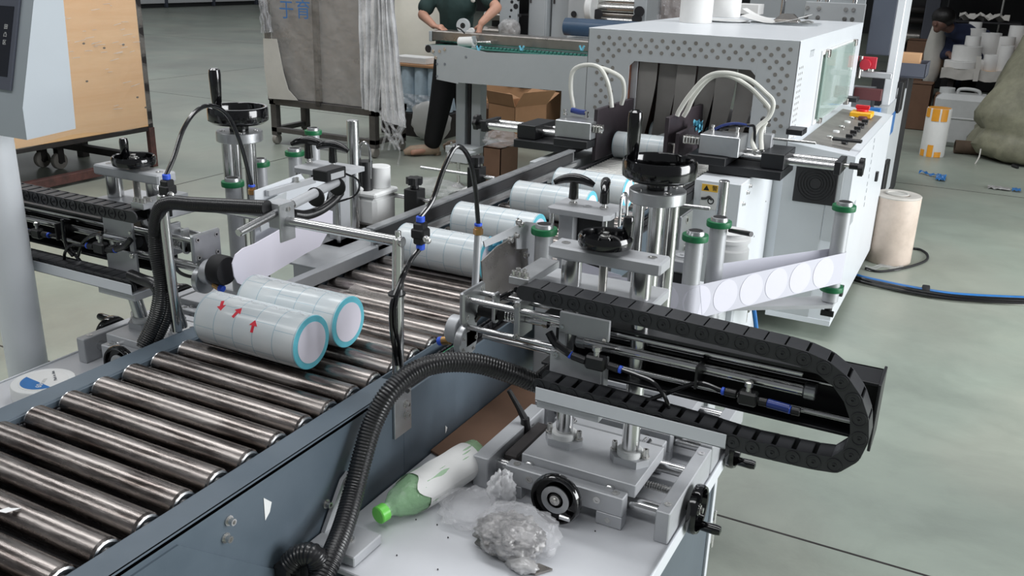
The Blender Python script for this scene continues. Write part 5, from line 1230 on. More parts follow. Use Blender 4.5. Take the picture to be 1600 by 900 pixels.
for s_,px in(('于',449),('育',475)):
    c=ony(px,17,y0-.04); text(s_,(c.x,y0-.052,c.z),.16,'blue_ink',fw,(PI/2,0,0),ext=.0005)
# pleated film falling at the rack's right corner
def drape(pts_top,pts_bot,depth,label,name,mat,seed,cols=30,rws=26,amp=.03,taper=None):
    rnd=random.Random(seed); ph=[rnd.uniform(0,6) for _ in range(6)]; rows=[]
    for i in range(rws):
        s_=i/(rws-1); row=[]
        for j in range(cols):
            u=j/(cols-1); a=Vector(pts_top[0]).lerp(Vector(pts_top[1]),u); b=Vector(pts_bot[0]).lerp(Vector(pts_bot[1]),u); p=a.lerp(b,s_)
            w=amp*(math.sin(u*22+ph[0]+s_*1.5)+.6*math.sin(u*39+ph[1]-s_*2)+.4*math.sin(s_*15+u*5+ph[2])); row.append(p+Vector((w*.25,-w*depth,.1*w)))
        rows.append(row)
    m=M(); m.sheet(rows,.002); return m
a0=ony(562,0,6.02);a1=ony(600,0,6.02);b0=ony(568,172,6.02);b1=ony(590,172,6.02)
m=drape((ony(560,-25,6.03),ony(606,-25,6.03)),(ony(566,170,6.03),ony(592,176,6.03)),1,'', 'f','f',3,56,40,.013); dr=part('film_drape',m,'film_white',t,'pleated white film hanging at the rack corner')
m=drape((ony(590,-25,5.99),ony(612,-25,5.99)),(ony(597,188,5.99),ony(634,200,5.99)),1,'', 'f','f',8,48,40,.012); part('film_drape',m,'film_white',t)
rnd=random.Random(11)
for k in range(9):
    x0=600+rnd.uniform(-8,34); 
    pts=[(x0,175+rnd.uniform(-10,8),5.96)]; y=180
    while y<215+25*rnd.random(): y+=9; x0+=rnd.uniform(-6,6)+(620-x0)*.12; pts.append((x0,y,5.96))
    wire([ony(*p) for p in pts],.010,'film_clear',t,'film_strand',n=6)
wire([ony(x,y,6.0) for x,y in((622,225),(625,240),(622,255),(626,265),(640,268))],.007,'film_clear',t,'film_strand',n=6)
m=drape((ony(404,0,6.04),ony(416,0,6.04)),(ony(410,52,6.04),ony(424,50,6.04)),1,'','f','f',5,14,12,.03); part('film_drape',m,'film_clear',t)
P_=[ony(x,y,6.055) for x,y in((411,60),(432,61),(437,85),(443,115),(450,140),(465,157),(420,154),(413,110))]; m=M(); m.prism(P_,(0,.006,0)); part('white_flap',m,'paper_shade',t,'torn pale paper flap on the left of the rack')
# big cream bag + bundle of rolls right of the rack
crumple((ony(640,40,8.4).x,8.4,.85),.42,.42,.95,'cream_bulk_bag','cream_bag','big cream bulk bag standing behind the wrapped roll pallet','bulk bag',17,.10,40,None,0)
t=thing('roll_pallet',(-4.6,7.4,0),'film-wrapped bundle of pale blue paper rolls with brown board lid, left of the standing worker','pallet')
m=M(); rnd=random.Random(2)
zc=ony(640,104,7.15).z; XP=ony(618,160,7.2).x
for i in range(4):
    for j in range(3):
        x=XP+.145*i; y=7.22+.16*j; q=M(); q.cyl((x,y,.22),(x,y,zc),.075,20); part('paper_roll',q,'bluish_rolls',t)
q=M(); q.box(XP-.12,XP+.55,7.13,7.75,zc,zc+.025,.004); part('board_lid',q,'carton',t)
q=M(); q.box(XP+.02,XP+.36,7.16,7.34,zc+.026,zc+.085,.004); part('small_carton',q,'paper',t)
q=M(); q.box(XP-.12,XP+.55,7.13,7.75,.0,.215,.004); part('pallet_deck',q,'dark_steel',t)
m=drape((ony(668,158,6.84),ony(700,150,6.84)),(ony(650,210,6.84),ony(694,208,6.84)),.5,'','f','f',6,20,14,.03)
rows=[[Vector((XP-.10+.62*u/16,7.11+.012*math.sin(u*1.7+v),.26+(zc*.62-.26)*v/12)) for u in range(17)] for v in range(13)]; q=M(); q.sheet(rows,.002); part('wrap_film',q,'film_clear',t)
crumple((ony(672,190,7.02).x,7.03,ony(672,190,7.02).z),.19,.05,.17,'white_sack','paper','sagging white plastic bag hanging below the blue rolls next to the trouser leg','bag',44,.25,24,None,0)
# ================= workbench machine in the rear =================
t=thing('belt_table',(-3.3,6.45,0),'long grey belt table with steel cover and adjustable legs where the worker stands','table')
yA=6.2; xL=-3.93
P_=[(-3.93,yA,.935),(-3.86,yA,.90),(-3.855,yA,.69),(-3.45,yA,.686),(-2.30,yA,.70),(-2.30,yA,.935)]
P_=[ony(x,y,yA) for x,y in((664,70),(682,92),(682,124),(716,131),(716,129),(1010,153),(1010,92),(760,82),(713,71))]
m=M(); m.prism(P_,(0,.012,0)); m.prism([p+V(0,.42,0) for p in P_],(0,.012,0)); part('side_plate',m,'light_grey',t)
a=ony(664,70,yA); 
m=M(); m.box(a.x+.0,-2.3,yA+.012,yA+.42,.925,.932,.001); part('belt_bed',m,'teal_strip',t)
q=M(); q.cyl((a.x+.03,yA,.905),(a.x+.03,yA+.43,.905),.03,20); part('end_drum',q,'dark_steel',t)
for i,(px,py) in enumerate(((677,80),(687,80),(681,90),(695,77))): 
    c=ony(px,py,yA-.001); bolt(c,(0,-1,0),.009,.006,t)
for (px,py) in((728,89),(683,100),(695,100),(683,119)):
    c=ony(px,py,yA-.001); q=M(); q.cyl(c,c-V(0,.002,0),.010,12); part('rivet',q,'ink_grey',t)
q=M(); c0=ony(680,60,6.35); 
q.box(c0.x-.02,-2.2,6.33,6.52,.955,1.035,.008); part('steel_cover',q,'stainless',t)
q=M(); q.box(c0.x-.045,c0.x-.02,6.325,6.525,.95,1.03,.004); part('cover_end',q,'light_grey',t)
q=M(); x_=c0.x
for i in range(40): q.box(x_+.48+.032*i,x_+.50+.032*i,6.235,6.26,.934,.95,.002)
part('chain_guard',q,'teal_strip',t,kind='stuff')
for px in(815,909,748):
    c=ony(px,76,6.215); q=M(); q.tube([c+V(-.018,0,.02),c+V(-.004,0,-.012),c+V(.004,0,-.012),c+V(.018,0,.02)],.008,8); part('cyan_clip',q,'cyan_bag',t)
q=M(); c=ony(718,66,6.28); d_=ony(748,62,6.28)
q.lathe(c,(1,0,.08),[(.036,0),(.040,.003),(.040,.13),(.036,.135),(.020,.135),(.020,0)],28,closed=True); pr_=part('paper_roll',q,'paper',t)
q=M(); q.lathe(c+V(.002,0,0),(1,0,.08),[(.0205,0),(.0205,.12),(.014,.12),(.014,0)],20,closed=True); part('roll_core',q,'core_brown',pr_)
q=M(); q.cyl(c+V(.1,0,.005),c+V(.26,.0,.018),.007,12); q.cyl(c+V(.24,0,.012),c+V(.28,.0,.016),.014,12); part('core_shaft',q,'zinc',t)
q=M(); q.box(c.x+.125,c.x+.135,6.25,6.30,.93,1.02,.001); q.box(c.x+.13,c.x+.24,6.235,6.25,.93,.937,.001); part('shaft_bracket',q,'light_grey',t)
q=M(); q.tube([ony(714,43,6.3),ony(720,46,6.3),ony(726,52,6.3)],.006,8); part('small_lever',q,'black_plastic',t)
lx=ony(737,180,6.5).x
m=M(); m.box(lx-.115,lx-.03,6.44,6.54,.08,.70,.003); m.box(lx+.03,lx+.115,6.44,6.54,.08,.70,.003); m.box(lx-.03,lx+.03,6.50,6.54,.08,.70,.001); part('leg',m,'light_grey',t)
m=M(); m.box(lx-.012,lx+.012,6.46,6.50,.10,.70,.001); part('leg_slot',m,'machine_dark',t)
m=M(); m.box(lx-.13,lx+.13,6.30,6.75,.085,.14,.004); ft=part('foot_bar',m,'grey_white',t)
for yy in(6.33,6.72):
    m=M(); m.cyl((lx-.09,yy,.03),(lx-.09,yy,.17),.010,12); m.lathe((lx-.09,yy,0),(0,0,1),[(.05,0),(.05,.01),(.02,.028),(0,.028)],20); part('levelling_foot',m,'zinc',ft)
# small front foot of the table near the conveyor
t=thing('levelling_foot',tuple(onz(716,297,0)),'steel levelling foot on the floor behind the hose loop','foot')
c=onz(716,292,0); m=M(); m.lathe((c.x,c.y,0),(0,0,1),[(.05,0),(.05,.01),(.02,.03),(.012,.035),(.012,.22),(0,.22)],20); part('foot_screw',m,'zinc',t)
m=M(); m.box(c.x-.07,c.x+.10,c.y-.05,c.y+.08,.19,.26,.004); part('foot_beam',m,'grey_white',t)
rows=[[Vector((c.x+.06+.16*j/8,c.y-.25+.22*i/4+.12*(j/8)**2,.004+.03*math.sin(j/8*3)+.0*i)) for j in range(9)] for i in range(5)]
m=M(); m.sheet(rows,.002); solo('paper_offcut',m,'paper','curled white paper offcut on the floor beside the levelling foot','paper')
crumple((-3.2,6.05,.30),.10,.14,.06,'plastic_wrap','film_clear','crumpled clear plastic on top of the narrow carton beside the left white side box','plastic wrap',61,.5,30,None,.262)
c=onz(672,330,.3); crumple((onz(682,300,.02).x,onz(682,300,.02).y,.05),.16,.12,.05,'plastic_wrap','film_clear','crumpled clear plastic on the floor behind the nearer black clamp post','plastic wrap',62,.6,24,None,.003)
# ================= cartons =================
def carton(name,c,w,d,h,rot,label,mat='carton',flaps=None,group=None):
    t=thing('carton',(c[0],c[1],c[2]),label,'box',group)
    Rm=Matrix.Rotation(rot,3,'Z'); C0=Vector(c)
    def T(m): 
        m.v=[C0+Rm@Vector(v) for v in m.v]; return m
    m=M(); th=.006
    m.box(-w/2,w/2,-d/2,-d/2+th,0,h,0); m.box(-w/2,w/2,d/2-th,d/2,0,h,0); m.box(-w/2,-w/2+th,-d/2,d/2,0,h,0); m.box(w/2-th,w/2,-d/2,d/2,0,h,0); m.box(-w/2,w/2,-d/2,d/2,0,th,0); 
    if not flaps: m.box(-w/2,w/2,-d/2,d/2,h-th,h,0)
    part('carton_body',T(m),mat,t)
    for f_ in(flaps or []):
        sd,ang,ln=f_
        if sd in'fb': 
            s_=-1 if sd=='f' else 1; a=[(-w/2,s_*d/2,h),(w/2,s_*d/2,h)]; o=Vector((0,s_*math.cos(ang)*ln,math.sin(ang)*ln))
        else:
            s_=-1 if sd=='l' else 1; a=[(s_*w/2,-d/2,h),(s_*w/2,d/2,h)]; o=Vector((s_*math.cos(ang)*ln,0,math.sin(ang)*ln))
        p=[Vector(a[0]),Vector(a[1]),Vector(a[1])+o,Vector(a[0])+o]; nn=(p[1]-p[0]).cross(o).normalized()*.005
        q=M(); q.prism(p,nn); part('flap',T(q),mat,t)
    if not flaps:
        q=M(); q.box(-w/2-.001,w/2+.001,-.03,.03,h,h+.001,0); part('tape_strip',T(q),'carton_inside',t)
    return t
# open carton: near corner (806,238), left corner (710,212), right corner (855,190)
n_=ony(806,165,6.9)
carton('c',(-3.88,7.65,0),.37,.40,.33,-.36,'open brown carton with raised flaps behind the left clamping slide','carton',[('f',1.25,.12),('r',.9,.18),('l',.2,.16),('b',.5,.18)])
carton('c',(-3.20,6.05,0),.15,.28,.26,.0,'narrow brown carton standing beside the left white side box','carton_dark')
carton('c',(-4.45,8.75,0),.9,.6,.36,.0,'large flat brown carton behind the legs of the belt table','carton')
carton('c',(-4.35,7.95,0),.30,.35,.22,.1,'low brown carton on the floor left of the belt table leg','carton_dark')
q=M(); 
for i,(x,y,r) in enumerate(((-4.0,8.72,.3),(-4.5,8.75,-.2),(-4.3,8.8,.8))):
    q=M(); c_,s_=math.cos(r),math.sin(r); P_=[Vector((x+a*c_-b*s_,y+a*s_+b*c_,.372+.012*i)) for a,b in((-.35,-.22),(.35,-.22),(.35,.22),(-.35,.22))]; q.prism(P_,(0,0,.006)); solo('carton_sheet',q,'carton',('flat carton sheet lying behind the open brown carton','flat carton sheet on the large carton behind the table leg','flat carton sheet sticking out right of the open carton')[i],'cardboard')
# ================= machines in the rear =================
def cabm(x0,x1,y0,y1,z1,label,mat='grey_white',doors=1):
    t=thing('machine_cabinet',((x0+x1)/2,(y0+y1)/2,0),label,'cabinet')
    m=M(); m.box(x0,x1,y0,y1,0,z1,.006); part('body',m,mat,t)
    w_=(x1-x0)/doors
    for i in range(doors):
        m=M(); m.box(x0+w_*i+.012,x0+w_*(i+1)-.012,y0-.012,y0-.001,.08,z1-.03,.004); d=part('door',m,mat,t)
        m=M(); m.box(x0+w_*(i+.12),x0+w_*(i+.20),y0-.03,y0-.013,z1*.60,z1*.72,.006); part('handle',m,'dark_steel',d)
    return t
yB=9.6
def bx(px): return ony(px,40,yB).x
cabm(bx(825),bx(853),yB,10.4,1.9,'grey cabinet with a tall handle behind the belt table','light_grey')
cabm(bx(855),bx(886),yB+.1,10.4,1.9,'two-panel grey cabinet right of the handled one behind the belt table','light_grey')
t=thing('slitting_machine',(bx(930),10,0),'old grey roll-slitting machine with dark rollers behind the tunnel roof','machine')
m=M(); m.box(bx(886),bx(925),yB,10.3,0,1.35,.008); part('left_frame',m,'grey_white',t)
m=M(); m.box(bx(988),bx(1008),yB,10.3,0,1.35,.008); part('right_frame',m,'light_grey',t)
m=M(); m.box(bx(925),bx(988),yB+.25,10.3,0,1.1,.01); part('back_body',m,'machine_dark',t)
for i,(z,r) in enumerate(((1.00,.035),(1.06,.02),(1.13,.045),(.93,.03),(1.20,.03))):
    q=M(); q.cyl((bx(922),yB+.05,z),(bx(990),yB+.05,z),r,16); part('roller',q,'stainless' if i%2 else 'zinc',t)
q=M(); c=ony(897,22,yB-.01); q.lathe(c,(0,-1,0),[(.03,0),(.034,.01),(.024,.012),(0,.008)],20); part('dial',q,'machine_dark',t)
q=M(); c=ony(926,12,yB-.05); q.lathe(c+V(-.05,0,0),(1,0,0),[(.13,0),(.14,.01),(.14,.07),(.13,.08),(0,.08)],28); part('side_disc',q,'white_plastic',t)
for px,py in((935,22),(1000,18),(996,30)):
    q=M(); c=ony(px,py,yB-.03); q.lathe(c,(0,-1,0),[(.05,0),(.055,.01),(.055,.03),(0,.03)],16); part('shaft_end',q,'machine_dark',t)
c1=ony(884,38,8.6);c2=ony(960,38,8.6)
q=M(); q.cyl((c1.x,8.6,c1.z-.02),(c2.x+.6,8.6,c1.z-.02),.085,28); solo('film_reel',q,'blue_film','long dark blue film roll lying behind the belt table, left of the tunnel roof','film roll')
q=M(); q.box(c1.x+.05,c2.x+.6,8.45,8.85,0,c1.z-.12,.01); solo('reel_stand',q,'light_grey','low grey stand under the long dark blue film roll','stand')
t=thing('wrapped_stack',(bx(1035),10,0),'film-wrapped brown stack behind the left rear corner of the tunnel roof','stack')
m=M(); m.box(bx(1008),bx(1075),yB+.4,10.6,0,1.5,.03); part('stack_body',m,'carton_dark',t)
m=M(); m.sheet([[(bx(1008)+.6*j/14,yB+.36+.02*math.sin(j*2.1+i*1.4),.3+1.2*i/14) for j in range(15)] for i in range(15)],.002); part('wrap_film',m,'film_clear',t)
# left group behind worker
t=thing('printing_unit',(bx(775),9.8,0),'grey perforated machine frame with rollers right of the standing worker','machine')
m=M(); m.box(bx(793),bx(820),yB-.2,yB-.15,0,1.9,.004); f_=part('side_frame',m,'light_grey',t)
for (px,py,r) in((806,10,.03),(799,16,.015),(812,24,.02),(800,3,.018),(810,-1,.02),(797,26,.012)):
    c=ony(px,py,yB-.2); q=M(); q.cyl((c.x,yB-.203,c.z),(c.x,yB-.198,c.z),r,14,c=0); part('hole',q,'machine_dark',f_)
m=M(); m.box(bx(768),bx(792),yB,10.3,0,1.9,.004); m.box(bx(792),bx(822),yB+.1,10.3,0,1.0,.004); part('dark_body',m,'machine_dark',t)
for z,r in((.80,.07),(.98,.05),(1.15,.06),(.68,.04)):
    q=M(); q.cyl((bx(765),yB-.1,z),(bx(792),yB-.1,z),r,18); part('roller',q,'stainless',t)
crumple((bx(815),yB-.3,.86),.12,.1,.11,'wrapped_core','film_grey','film-wrapped brown roll on the frame left of the rear cabinets','roll',71,.2,20,None,.5)
# frame and machine behind the tunnel (right)
yC=6.6
t=thing('outfeed_machine',(-.85,7.0,0),'white second machine behind the tunnel with a dark grey column and long side body','machine')
fx=lambda px,py=20: ony(px,py,yC).x
m=M(); m.box(fx(1170),fx(1350),yC,yC+.03,1.18,1.46,.003); part('back_plate',m,'light_grey',t)
m=M(); m.box(fx(1258),fx(1352),yC-.03,yC,1.22,1.37,.003); pl_=part('joint_plate',m,'grey_white',t)
for px in(1262,1280,1322,1334):
    for z in(1.27,1.33): bolt((fx(px),yC-.03,z),(0,-1,0),.010,.008,pl_)
for px in(1222,1277,1290,1333): q=M(); q.cyl((fx(px),yC+.01,1.1),(fx(px),yC+.01,1.75),.018,14); part('tie_rod',q,'bright_steel',t)
gx0=ony(1352,85,6.1).x;gx1=ony(1389,88,6.1).x
m=M(); m.box(gx0,gx1,6.1,6.42,1.09,1.9,.004); part('grey_column',m,'dark_grey_paint',t)
m=M(); m.box(gx1,gx1+.045,6.1,6.5,.0,1.9,.004); part('white_column',m,'white_paint',t)
m=M(); m.prism([(gx1+.0,5.95,0.09),(gx1+.055,5.95,.09),(gx1+.055,5.95,.80),(gx1+.0,5.95,.80)],(0,1.6,0)); part('side_body',m,'grey_white',t)
m=M(); m.box(-1.35,gx1,5.95,7.6,.09,.66,.004); part('base_body',m,'white_paint',t)
m=M(); m.box(-1.2,gx1+.045,5.98,6.02,.965,1.0,.004); m.box(-1.2,-.62,6.05,6.09,.86,.885,.002); m.box(-1.2,-.66,6.3,6.5,.70,.86,.004); part('rail_bar',m,'alu_dull',t)
g=ony(1353,98,5.96); m=M(); m.box(g.x-.05,g.x+.06,5.96,5.98,g.z-.035,g.z+.035,.003); m.cyl((g.x,5.935,g.z-.01),(g.x,5.96,g.z-.01),.032,18); part('red_guard',m,'guard_red',t,'dark red round guard')
m=M(); m.box(-.76,-.70,5.96,6.0,1.0,1.06,.002); m.cyl((-.72,5.96,.96),(-.72,5.96,1.09),.012,12); m.cyl((-.66,6.0,1.0),(-.66,6.0,1.06),.02,12); part('small_parts',m,'zinc',t,kind='stuff')
c=ony(1360,161,6.0); m=M(); m.box(c.x-.10,c.x+.06,5.955,5.99,c.z+.02,c.z+.09,.003); part('dark_block',m,'dark_red',t)
c=ony(1360,172,5.94); m=M(); m.box(c.x-.07,c.x+.06,5.93,5.95,c.z-.018,c.z+.018,.004); part('blue_bar',m,'blue_plastic',t)
bxx=gx1+.055
c=onx(1397,192,bxx); m=M(); m.box(bxx,bxx+.006,6.3,6.5,c.z-.05,c.z+.09,.002); part('blue_plate',m,'blue_plastic',t)
for (px,py) in((1404,150),(1379,275)):
    c=onx(px,py,bxx); m=M(); m.box(bxx,bxx+.025,c.y-.10,c.y+.10,c.z-.10,c.z+.10,.004); part('side_vent',m,'fan_black',t)
# grey tray box on shelf of that machine
c=ony(1419,108,7.2)
t=thing('grey_bin',(c.x,7.3,c.z),'grey open bin with a pale carton inside, right of the dark grey column','bin')
m=M(); m.box(c.x-.12,c.x+.12,7.15,7.50,c.z-.055,c.z-.045,.001); m.box(c.x-.12,c.x+.12,7.15,7.156,c.z-.05,c.z+.045,.001); m.box(c.x+.114,c.x+.12,7.15,7.50,c.z-.05,c.z+.045,.001); m.box(c.x-.12,c.x-.114,7.15,7.50,c.z-.05,c.z+.045,.001); m.box(c.x-.12,c.x+.12,7.494,7.50,c.z-.05,c.z+.045,.001); part('bin_body',m,'bezel_grey',t)
m=M(); m.box(c.x-.10,c.x+.06,7.3,7.45,c.z-.04,c.z+.10,.002); part('pale_carton',m,'carton_light',t)
m=M(); m.box(c.x-.22,c.x+.02,7.12,7.6,0,c.z-.056,.003); solo('bin_stand',m,'machine_dark','dark stand under the grey open bin','stand')
# ================= right rear: cartons, table with rolls, person, canisters, sack =================
for (px0,px1,y,z1,lab) in((1399,1447,10.67,.48,'dark brown carton just right of the second machine'),(1452,1502,10.3,.42,'dark brown carton behind the white jerrycan'),(1505,1560,10.3,.42,'dark brown carton behind the big woven sack')):
    a=onz(px0,200,0); x0=ony(px0,190,y).x; x1=ony(px1,190,y).x
    carton('c',((x0+x1)/2,y+.19,0),x1-x0,.36,z1,0,lab,'carton_dark')
x0=ony(1416,90,11.6).x;x1=ony(1452,90,11.6).x
carton('c',((x0+x1)/2-.06,12.3,0),x1-x0,.4,ony(1430,67,11.6).z,0,'tall dark brown carton behind the grey open bin','carton_dark')
crumple((ony(1458,90,11.3).x,11.4,.75),.10,.12,.36,'white_sack','paper_shade','tall white plastic sack between the tall carton and the seated person','bag',33,.2,20,None,.0)
yT=10.9; tz=ony(1500,108,yT).z
tx0=ony(1474,100,yT).x; tx1=ony(1620,100,yT).x
t=thing('packing_table',((tx0+tx1)/2,yT+.5,0),'wooden packing table covered with white paper rolls at the upper right','table')
m=M(); m.box(tx0,tx1+.6,yT,yT+1.3,tz-.06,tz,.004); part('table_top',m,'carton_light',t)
for x in(tx0+.1,tx1+.4):
    for y in(yT+.1,yT+1.1): m=M(); m.box(x-.03,x+.03,y-.03,y+.03,0,tz-.06,.002); part('leg',m,'dark_steel',t)
m=M(); m.sheet([[(tx0-.01+(tx1-tx0)*.75*j/12,yT-.01-.01*math.sin(j*2+i),tz+.005-.11*i/4+.01*math.sin(j*1.3)) for j in range(13)] for i in range(5)],.003); part('paper_skirt',m,'paper_shade',t)
RLs=[(1511,96,.145,.075,'widest white paper roll lying flat at the table front, nearest its left corner'),(1512,83,.125,.17,None),(1518,60,.07,.16,'white roll standing on the widest stack of the packing table'),(1519,38,.10,.08,None),(1547,60,.085,.27,'tall white roll standing just right of the stacked rolls'),(1574,60,.07,.22,'white roll standing behind the small roll near the table middle'),(1555,85,.06,.20,'glossy film-wrapped roll at the table front, right of the hanging strip'),(1541,92,.05,.10,'small pale roll between the hanging strip and the glossy roll'),(1578,80,.055,.26,'slim white roll leaning beside the woven sack'),(1587,35,.075,.12,'white roll with a printed end high up at the right edge'),(1590,62,.05,.12,None)]
k=0
Z=tz
def proll(px,y,z0,r,h,label):
    r*=1.22; x=ony(px,60,y).x; t=thing('paper_roll',(x,y,z0),label,'paper roll','white paper rolls on the packing table')
    q=M(); q.lathe((x,y,z0),(0,0,1),[(r*.98,0),(r,.003),(r,h-.003),(r*.98,h),(r*.32,h),(r*.32,h-.02),(0,h-.02)],30); part('roll_body',q,'paper',t)
proll(1512,yT+.16,Z,.150,.075,'widest flat white roll at the front left corner of the packing table')
proll(1515,yT+.17,Z+.0755,.118,.155,'second white roll resting on the widest one at the front left of the table')
proll(1521,yT+.19,Z+.231,.062,.10,'smallest upper white roll on the front left stack of the table')
proll(1519,yT+.50,Z,.10,.40,'tall ribbed white roll behind the front left stack')
proll(1520,yT+.52,Z+.4005,.055,.06,'small white roll on top of the tall ribbed roll')
proll(1548,yT+.45,Z,.085,.36,'tall white roll right of the ribbed roll on the packing table')
proll(1573,yT+.45,Z,.072,.33,'white roll second from the right edge group on the packing table')
proll(1556,yT+.10,Z,.060,.16,'film-wrapped white roll at the front of the table, beside the hanging strip')
proll(1541,yT+.12,Z,.048,.10,'small pale roll between the hanging strip and the film-wrapped roll')
proll(1577,yT+.08,Z,.055,.26,'slim white roll beside the top of the woven sack')
proll(1588,yT+.62,Z,.070,.44,'tallest white roll at the far right of the packing table')
rows=[[ony(1526+8*u/3-v*.3*(1 if v<4 else 1.6)*2.2,88+v*6.5,yT-.02-.004*v) for u in range(4)] for v in range(7)]
m=M(); m.sheet(rows,.002); solo('paper_strip',m,'paper_shade','long pale paper strip hanging down from the front edge of the packing table','paper strip')
rows=[[(ony(1500,20,yT+.8).x+.5*u/10,yT+.75+.3*v/6,tz+.50+.03*math.sin(u*1.8+v*1.1)+.02*math.sin(v*2.4)) for u in range(11)] for v in range(7)]
m=M(); m.sheet(rows,.003); solo('crumpled_paper',m,'paper_shade','heap of crumpled white paper on the rear shelf above the packing table','paper')
m=M(); m.box(ony(1490,20,yT+.8).x,ony(1600,20,yT+.8).x,yT+.7,yT+1.2,tz+.44,tz+.46,.003); m.box(ony(1495,20,yT+1.1).x,ony(1495,20,yT+1.1).x+.03,yT+1.1,yT+1.14,tz,tz+.44,.002); m.box(ony(1600,20,yT+1.1).x-.03,ony(1600,20,yT+1.1).x,yT+1.1,yT+1.14,tz,tz+.44,.002); solo('rear_shelf',m,'machine_dark','dark shelf standing on the back of the packing table','shelf')
m=M(); c=ony(1565,20,yT+.9); m.cyl((c.x,yT+.9,tz+.0),(c.x,yT+.9,tz+1.1),.012,12); solo('metal_pole',m,'zinc','thin upright metal pole behind the paper rolls at the upper right','pole')
# dark machines far right rear
t=thing('rewinder_machine',(-1.3,13.5,0),'dark rewinding machine with steel rollers behind the carton at the upper right','machine')
xa,xb=ony(1410,40,13).x,ony(1440,40,13).x
m=M(); m.box(xa,xb+.1,13.2,14.2,0,1.7,.01); part('body',m,'machine_dark',t)
for z,r in((.62,.05),(.82,.09),(1.02,.04),(1.15,.05)): q=M(); q.cyl((xa-.0,13.1,z),(xb,13.1,z),r,18); part('roller',q,'stainless' if r>.06 else 'dark_steel',t)
xa,xb=ony(1441,40,12.6).x,ony(1464,40,12.6).x
m=M(); m.box(xa,xb,12.6,12.7,0,1.8,.006); part('grey_frame',m,'bezel_grey',t)
m=M(); xa,xb=ony(1480,10,15).x,ony(1640,10,15).x; m.box(xa,xb,15,15.6,0,2.2,.02); solo('dark_cabinet',m,'machine_dark','wide dark cabinet in the gloom behind the packing table','cabinet')
# jerrycan
c=onz(1478,228,0); d=onz(1532,229,0); yj=9.75; x0=ony(1453,200,yj).x; x1=ony(1540,200,yj).x; hj=.50
t=thing('jerrycan',((x0+x1)/2,yj+.15,0),'white plastic jerrycan behind the orange-taped roll','jerrycan')
m=M(); m.box(x0,x1,yj,yj+.32,.0,hj,.05); m.box(x0-.008,x1+.008,yj-.008,yj+.328,.27,.29,.006); part('can_body',m,'jerry_plastic',t)
m=M(); m.cyl((x0+.085,yj+.16,hj-.005),(x0+.085,yj+.16,hj+.045),.07,24); part('screw_cap',m,'jerry_plastic',t)
m=M(); m.tube(spl([(x0+.18,yj+.16,hj-.01),(x0+.19,yj+.16,hj+.035),(x0+.28,yj+.16,hj+.045),(x0+.36,yj+.16,hj+.03),(x0+.38,yj+.16,hj-.01)],5),.016,12); part('handle',m,'jerry_plastic',t)
# orange taped roll
c=onz(1456,246,0); cx_,cy_=c.x-.012,9.18; R=.106; H=.435
t=thing('wrapped_roll',(cx_,cy_,0),'white wrapped upright roll with orange tape patches at both ends, on the right floor','wrapped roll')
m=M(); m.lathe((cx_,cy_,0),(0,0,1),[(R*.97,0),(R,.01),(R*.985,.2),(R,H-.01),(R*.96,H),(0,H)],26); part('paper_wrap',m,'paper',t)
def patch(a0,a1,z0,z1):
    q=M(); rows=[[(cx_+(R+.0025)*math.cos(a0+(a1-a0)*j/6),cy_+(R+.0025)*math.sin(a0+(a1-a0)*j/6),z0+(z1-z0)*i) for j in range(7)] for i in range(2)]; q.sheet(rows,.002); part('orange_tape',q,'tape_orange',t)
for a0,a1 in((-2.75,-2.25),(-2.05,-1.45),(-1.3,-.75)): patch(a0,a1,H-.11 if a0>-2.5 else H-.08,H)
for a0,a1,h_ in((-2.65,-2.2,.06),(-1.95,-1.5,.11),(-1.35,-.8,.05)): patch(a0,a1,.002,h_)
m=M(); m.lathe((cx_,cy_,H),(0,0,1),[(R*.9,.0005),(R*.9,.0025),(0,.0025)],26); part('orange_tape',m,'tape_orange',t)
# paper tube on the floor
c=onz(1489,241,0); q=M(); q.lathe((c.x,9.45,.062),(1,.15,0),[(.062,0),(.062,.25),(.050,.25),(.050,0)],24,closed=True); solo('paper_tube',q,'core_brown','thick grey-brown paper tube lying on the floor against the woven sack','tube')
# sack
def sack():
    t=thing('woven_sack',(.36,9.4,0),'huge olive-grey woven sack slumped at the right edge','sack')
    rnd=random.Random(5); n=46; mm_=36; cx0,cy0=.62,9.55; vs=[];fs=[]
    prof=[(0,.0),(.58,.0),(.70,.05),(.74,.13),(.70,.22),(.67,.27),(.70,.34),(.70,.42),(.64,.55),(.565,.70),(.50,.85),(.455,1.0),(.42,1.14),(.37,1.28),(.30,1.40),(.18,1.48),(0,1.5)]
    m=M(); m.lathe((0,0,0),(0,0,1),prof,n)
    for i,v_ in enumerate(m.v):
        a=math.atan2(v_.y,v_.x); r=math.hypot(v_.x,v_.y); z=v_.z
        k=1+.04*math.sin(a*5+z*5)+.03*math.sin(a*11-z*9)+.022*math.sin(a*19+z*21)+.02*math.sin(z*26+a*3)
        m.v[i]=Vector((cx0+r*k*math.cos(a),cy0+r*k*math.sin(a)*.75,z+(.02*math.sin(a*5+1) if .1<z<1.1 else 0)))
    m.v=[Vector((v.x,v.y,max(v.z,.001))) for v in m.v]
    s_=part('sack_body',m,'sack_weave',t,sharp=60); 
    q=M(); a=onx(1535,232,.12) if 0 else Vector((.10,9.02,.22)); c0=ony(1530,245,9.0); q.tube(spl([c0+V(0,.06,.06),c0+V(0,.02,.0),c0+V(-.015,-.0,-.05),c0+V(-.03,-.01,-.09)],5),.006,8); part('tie_string',q,'paper_shade',t)
sack()
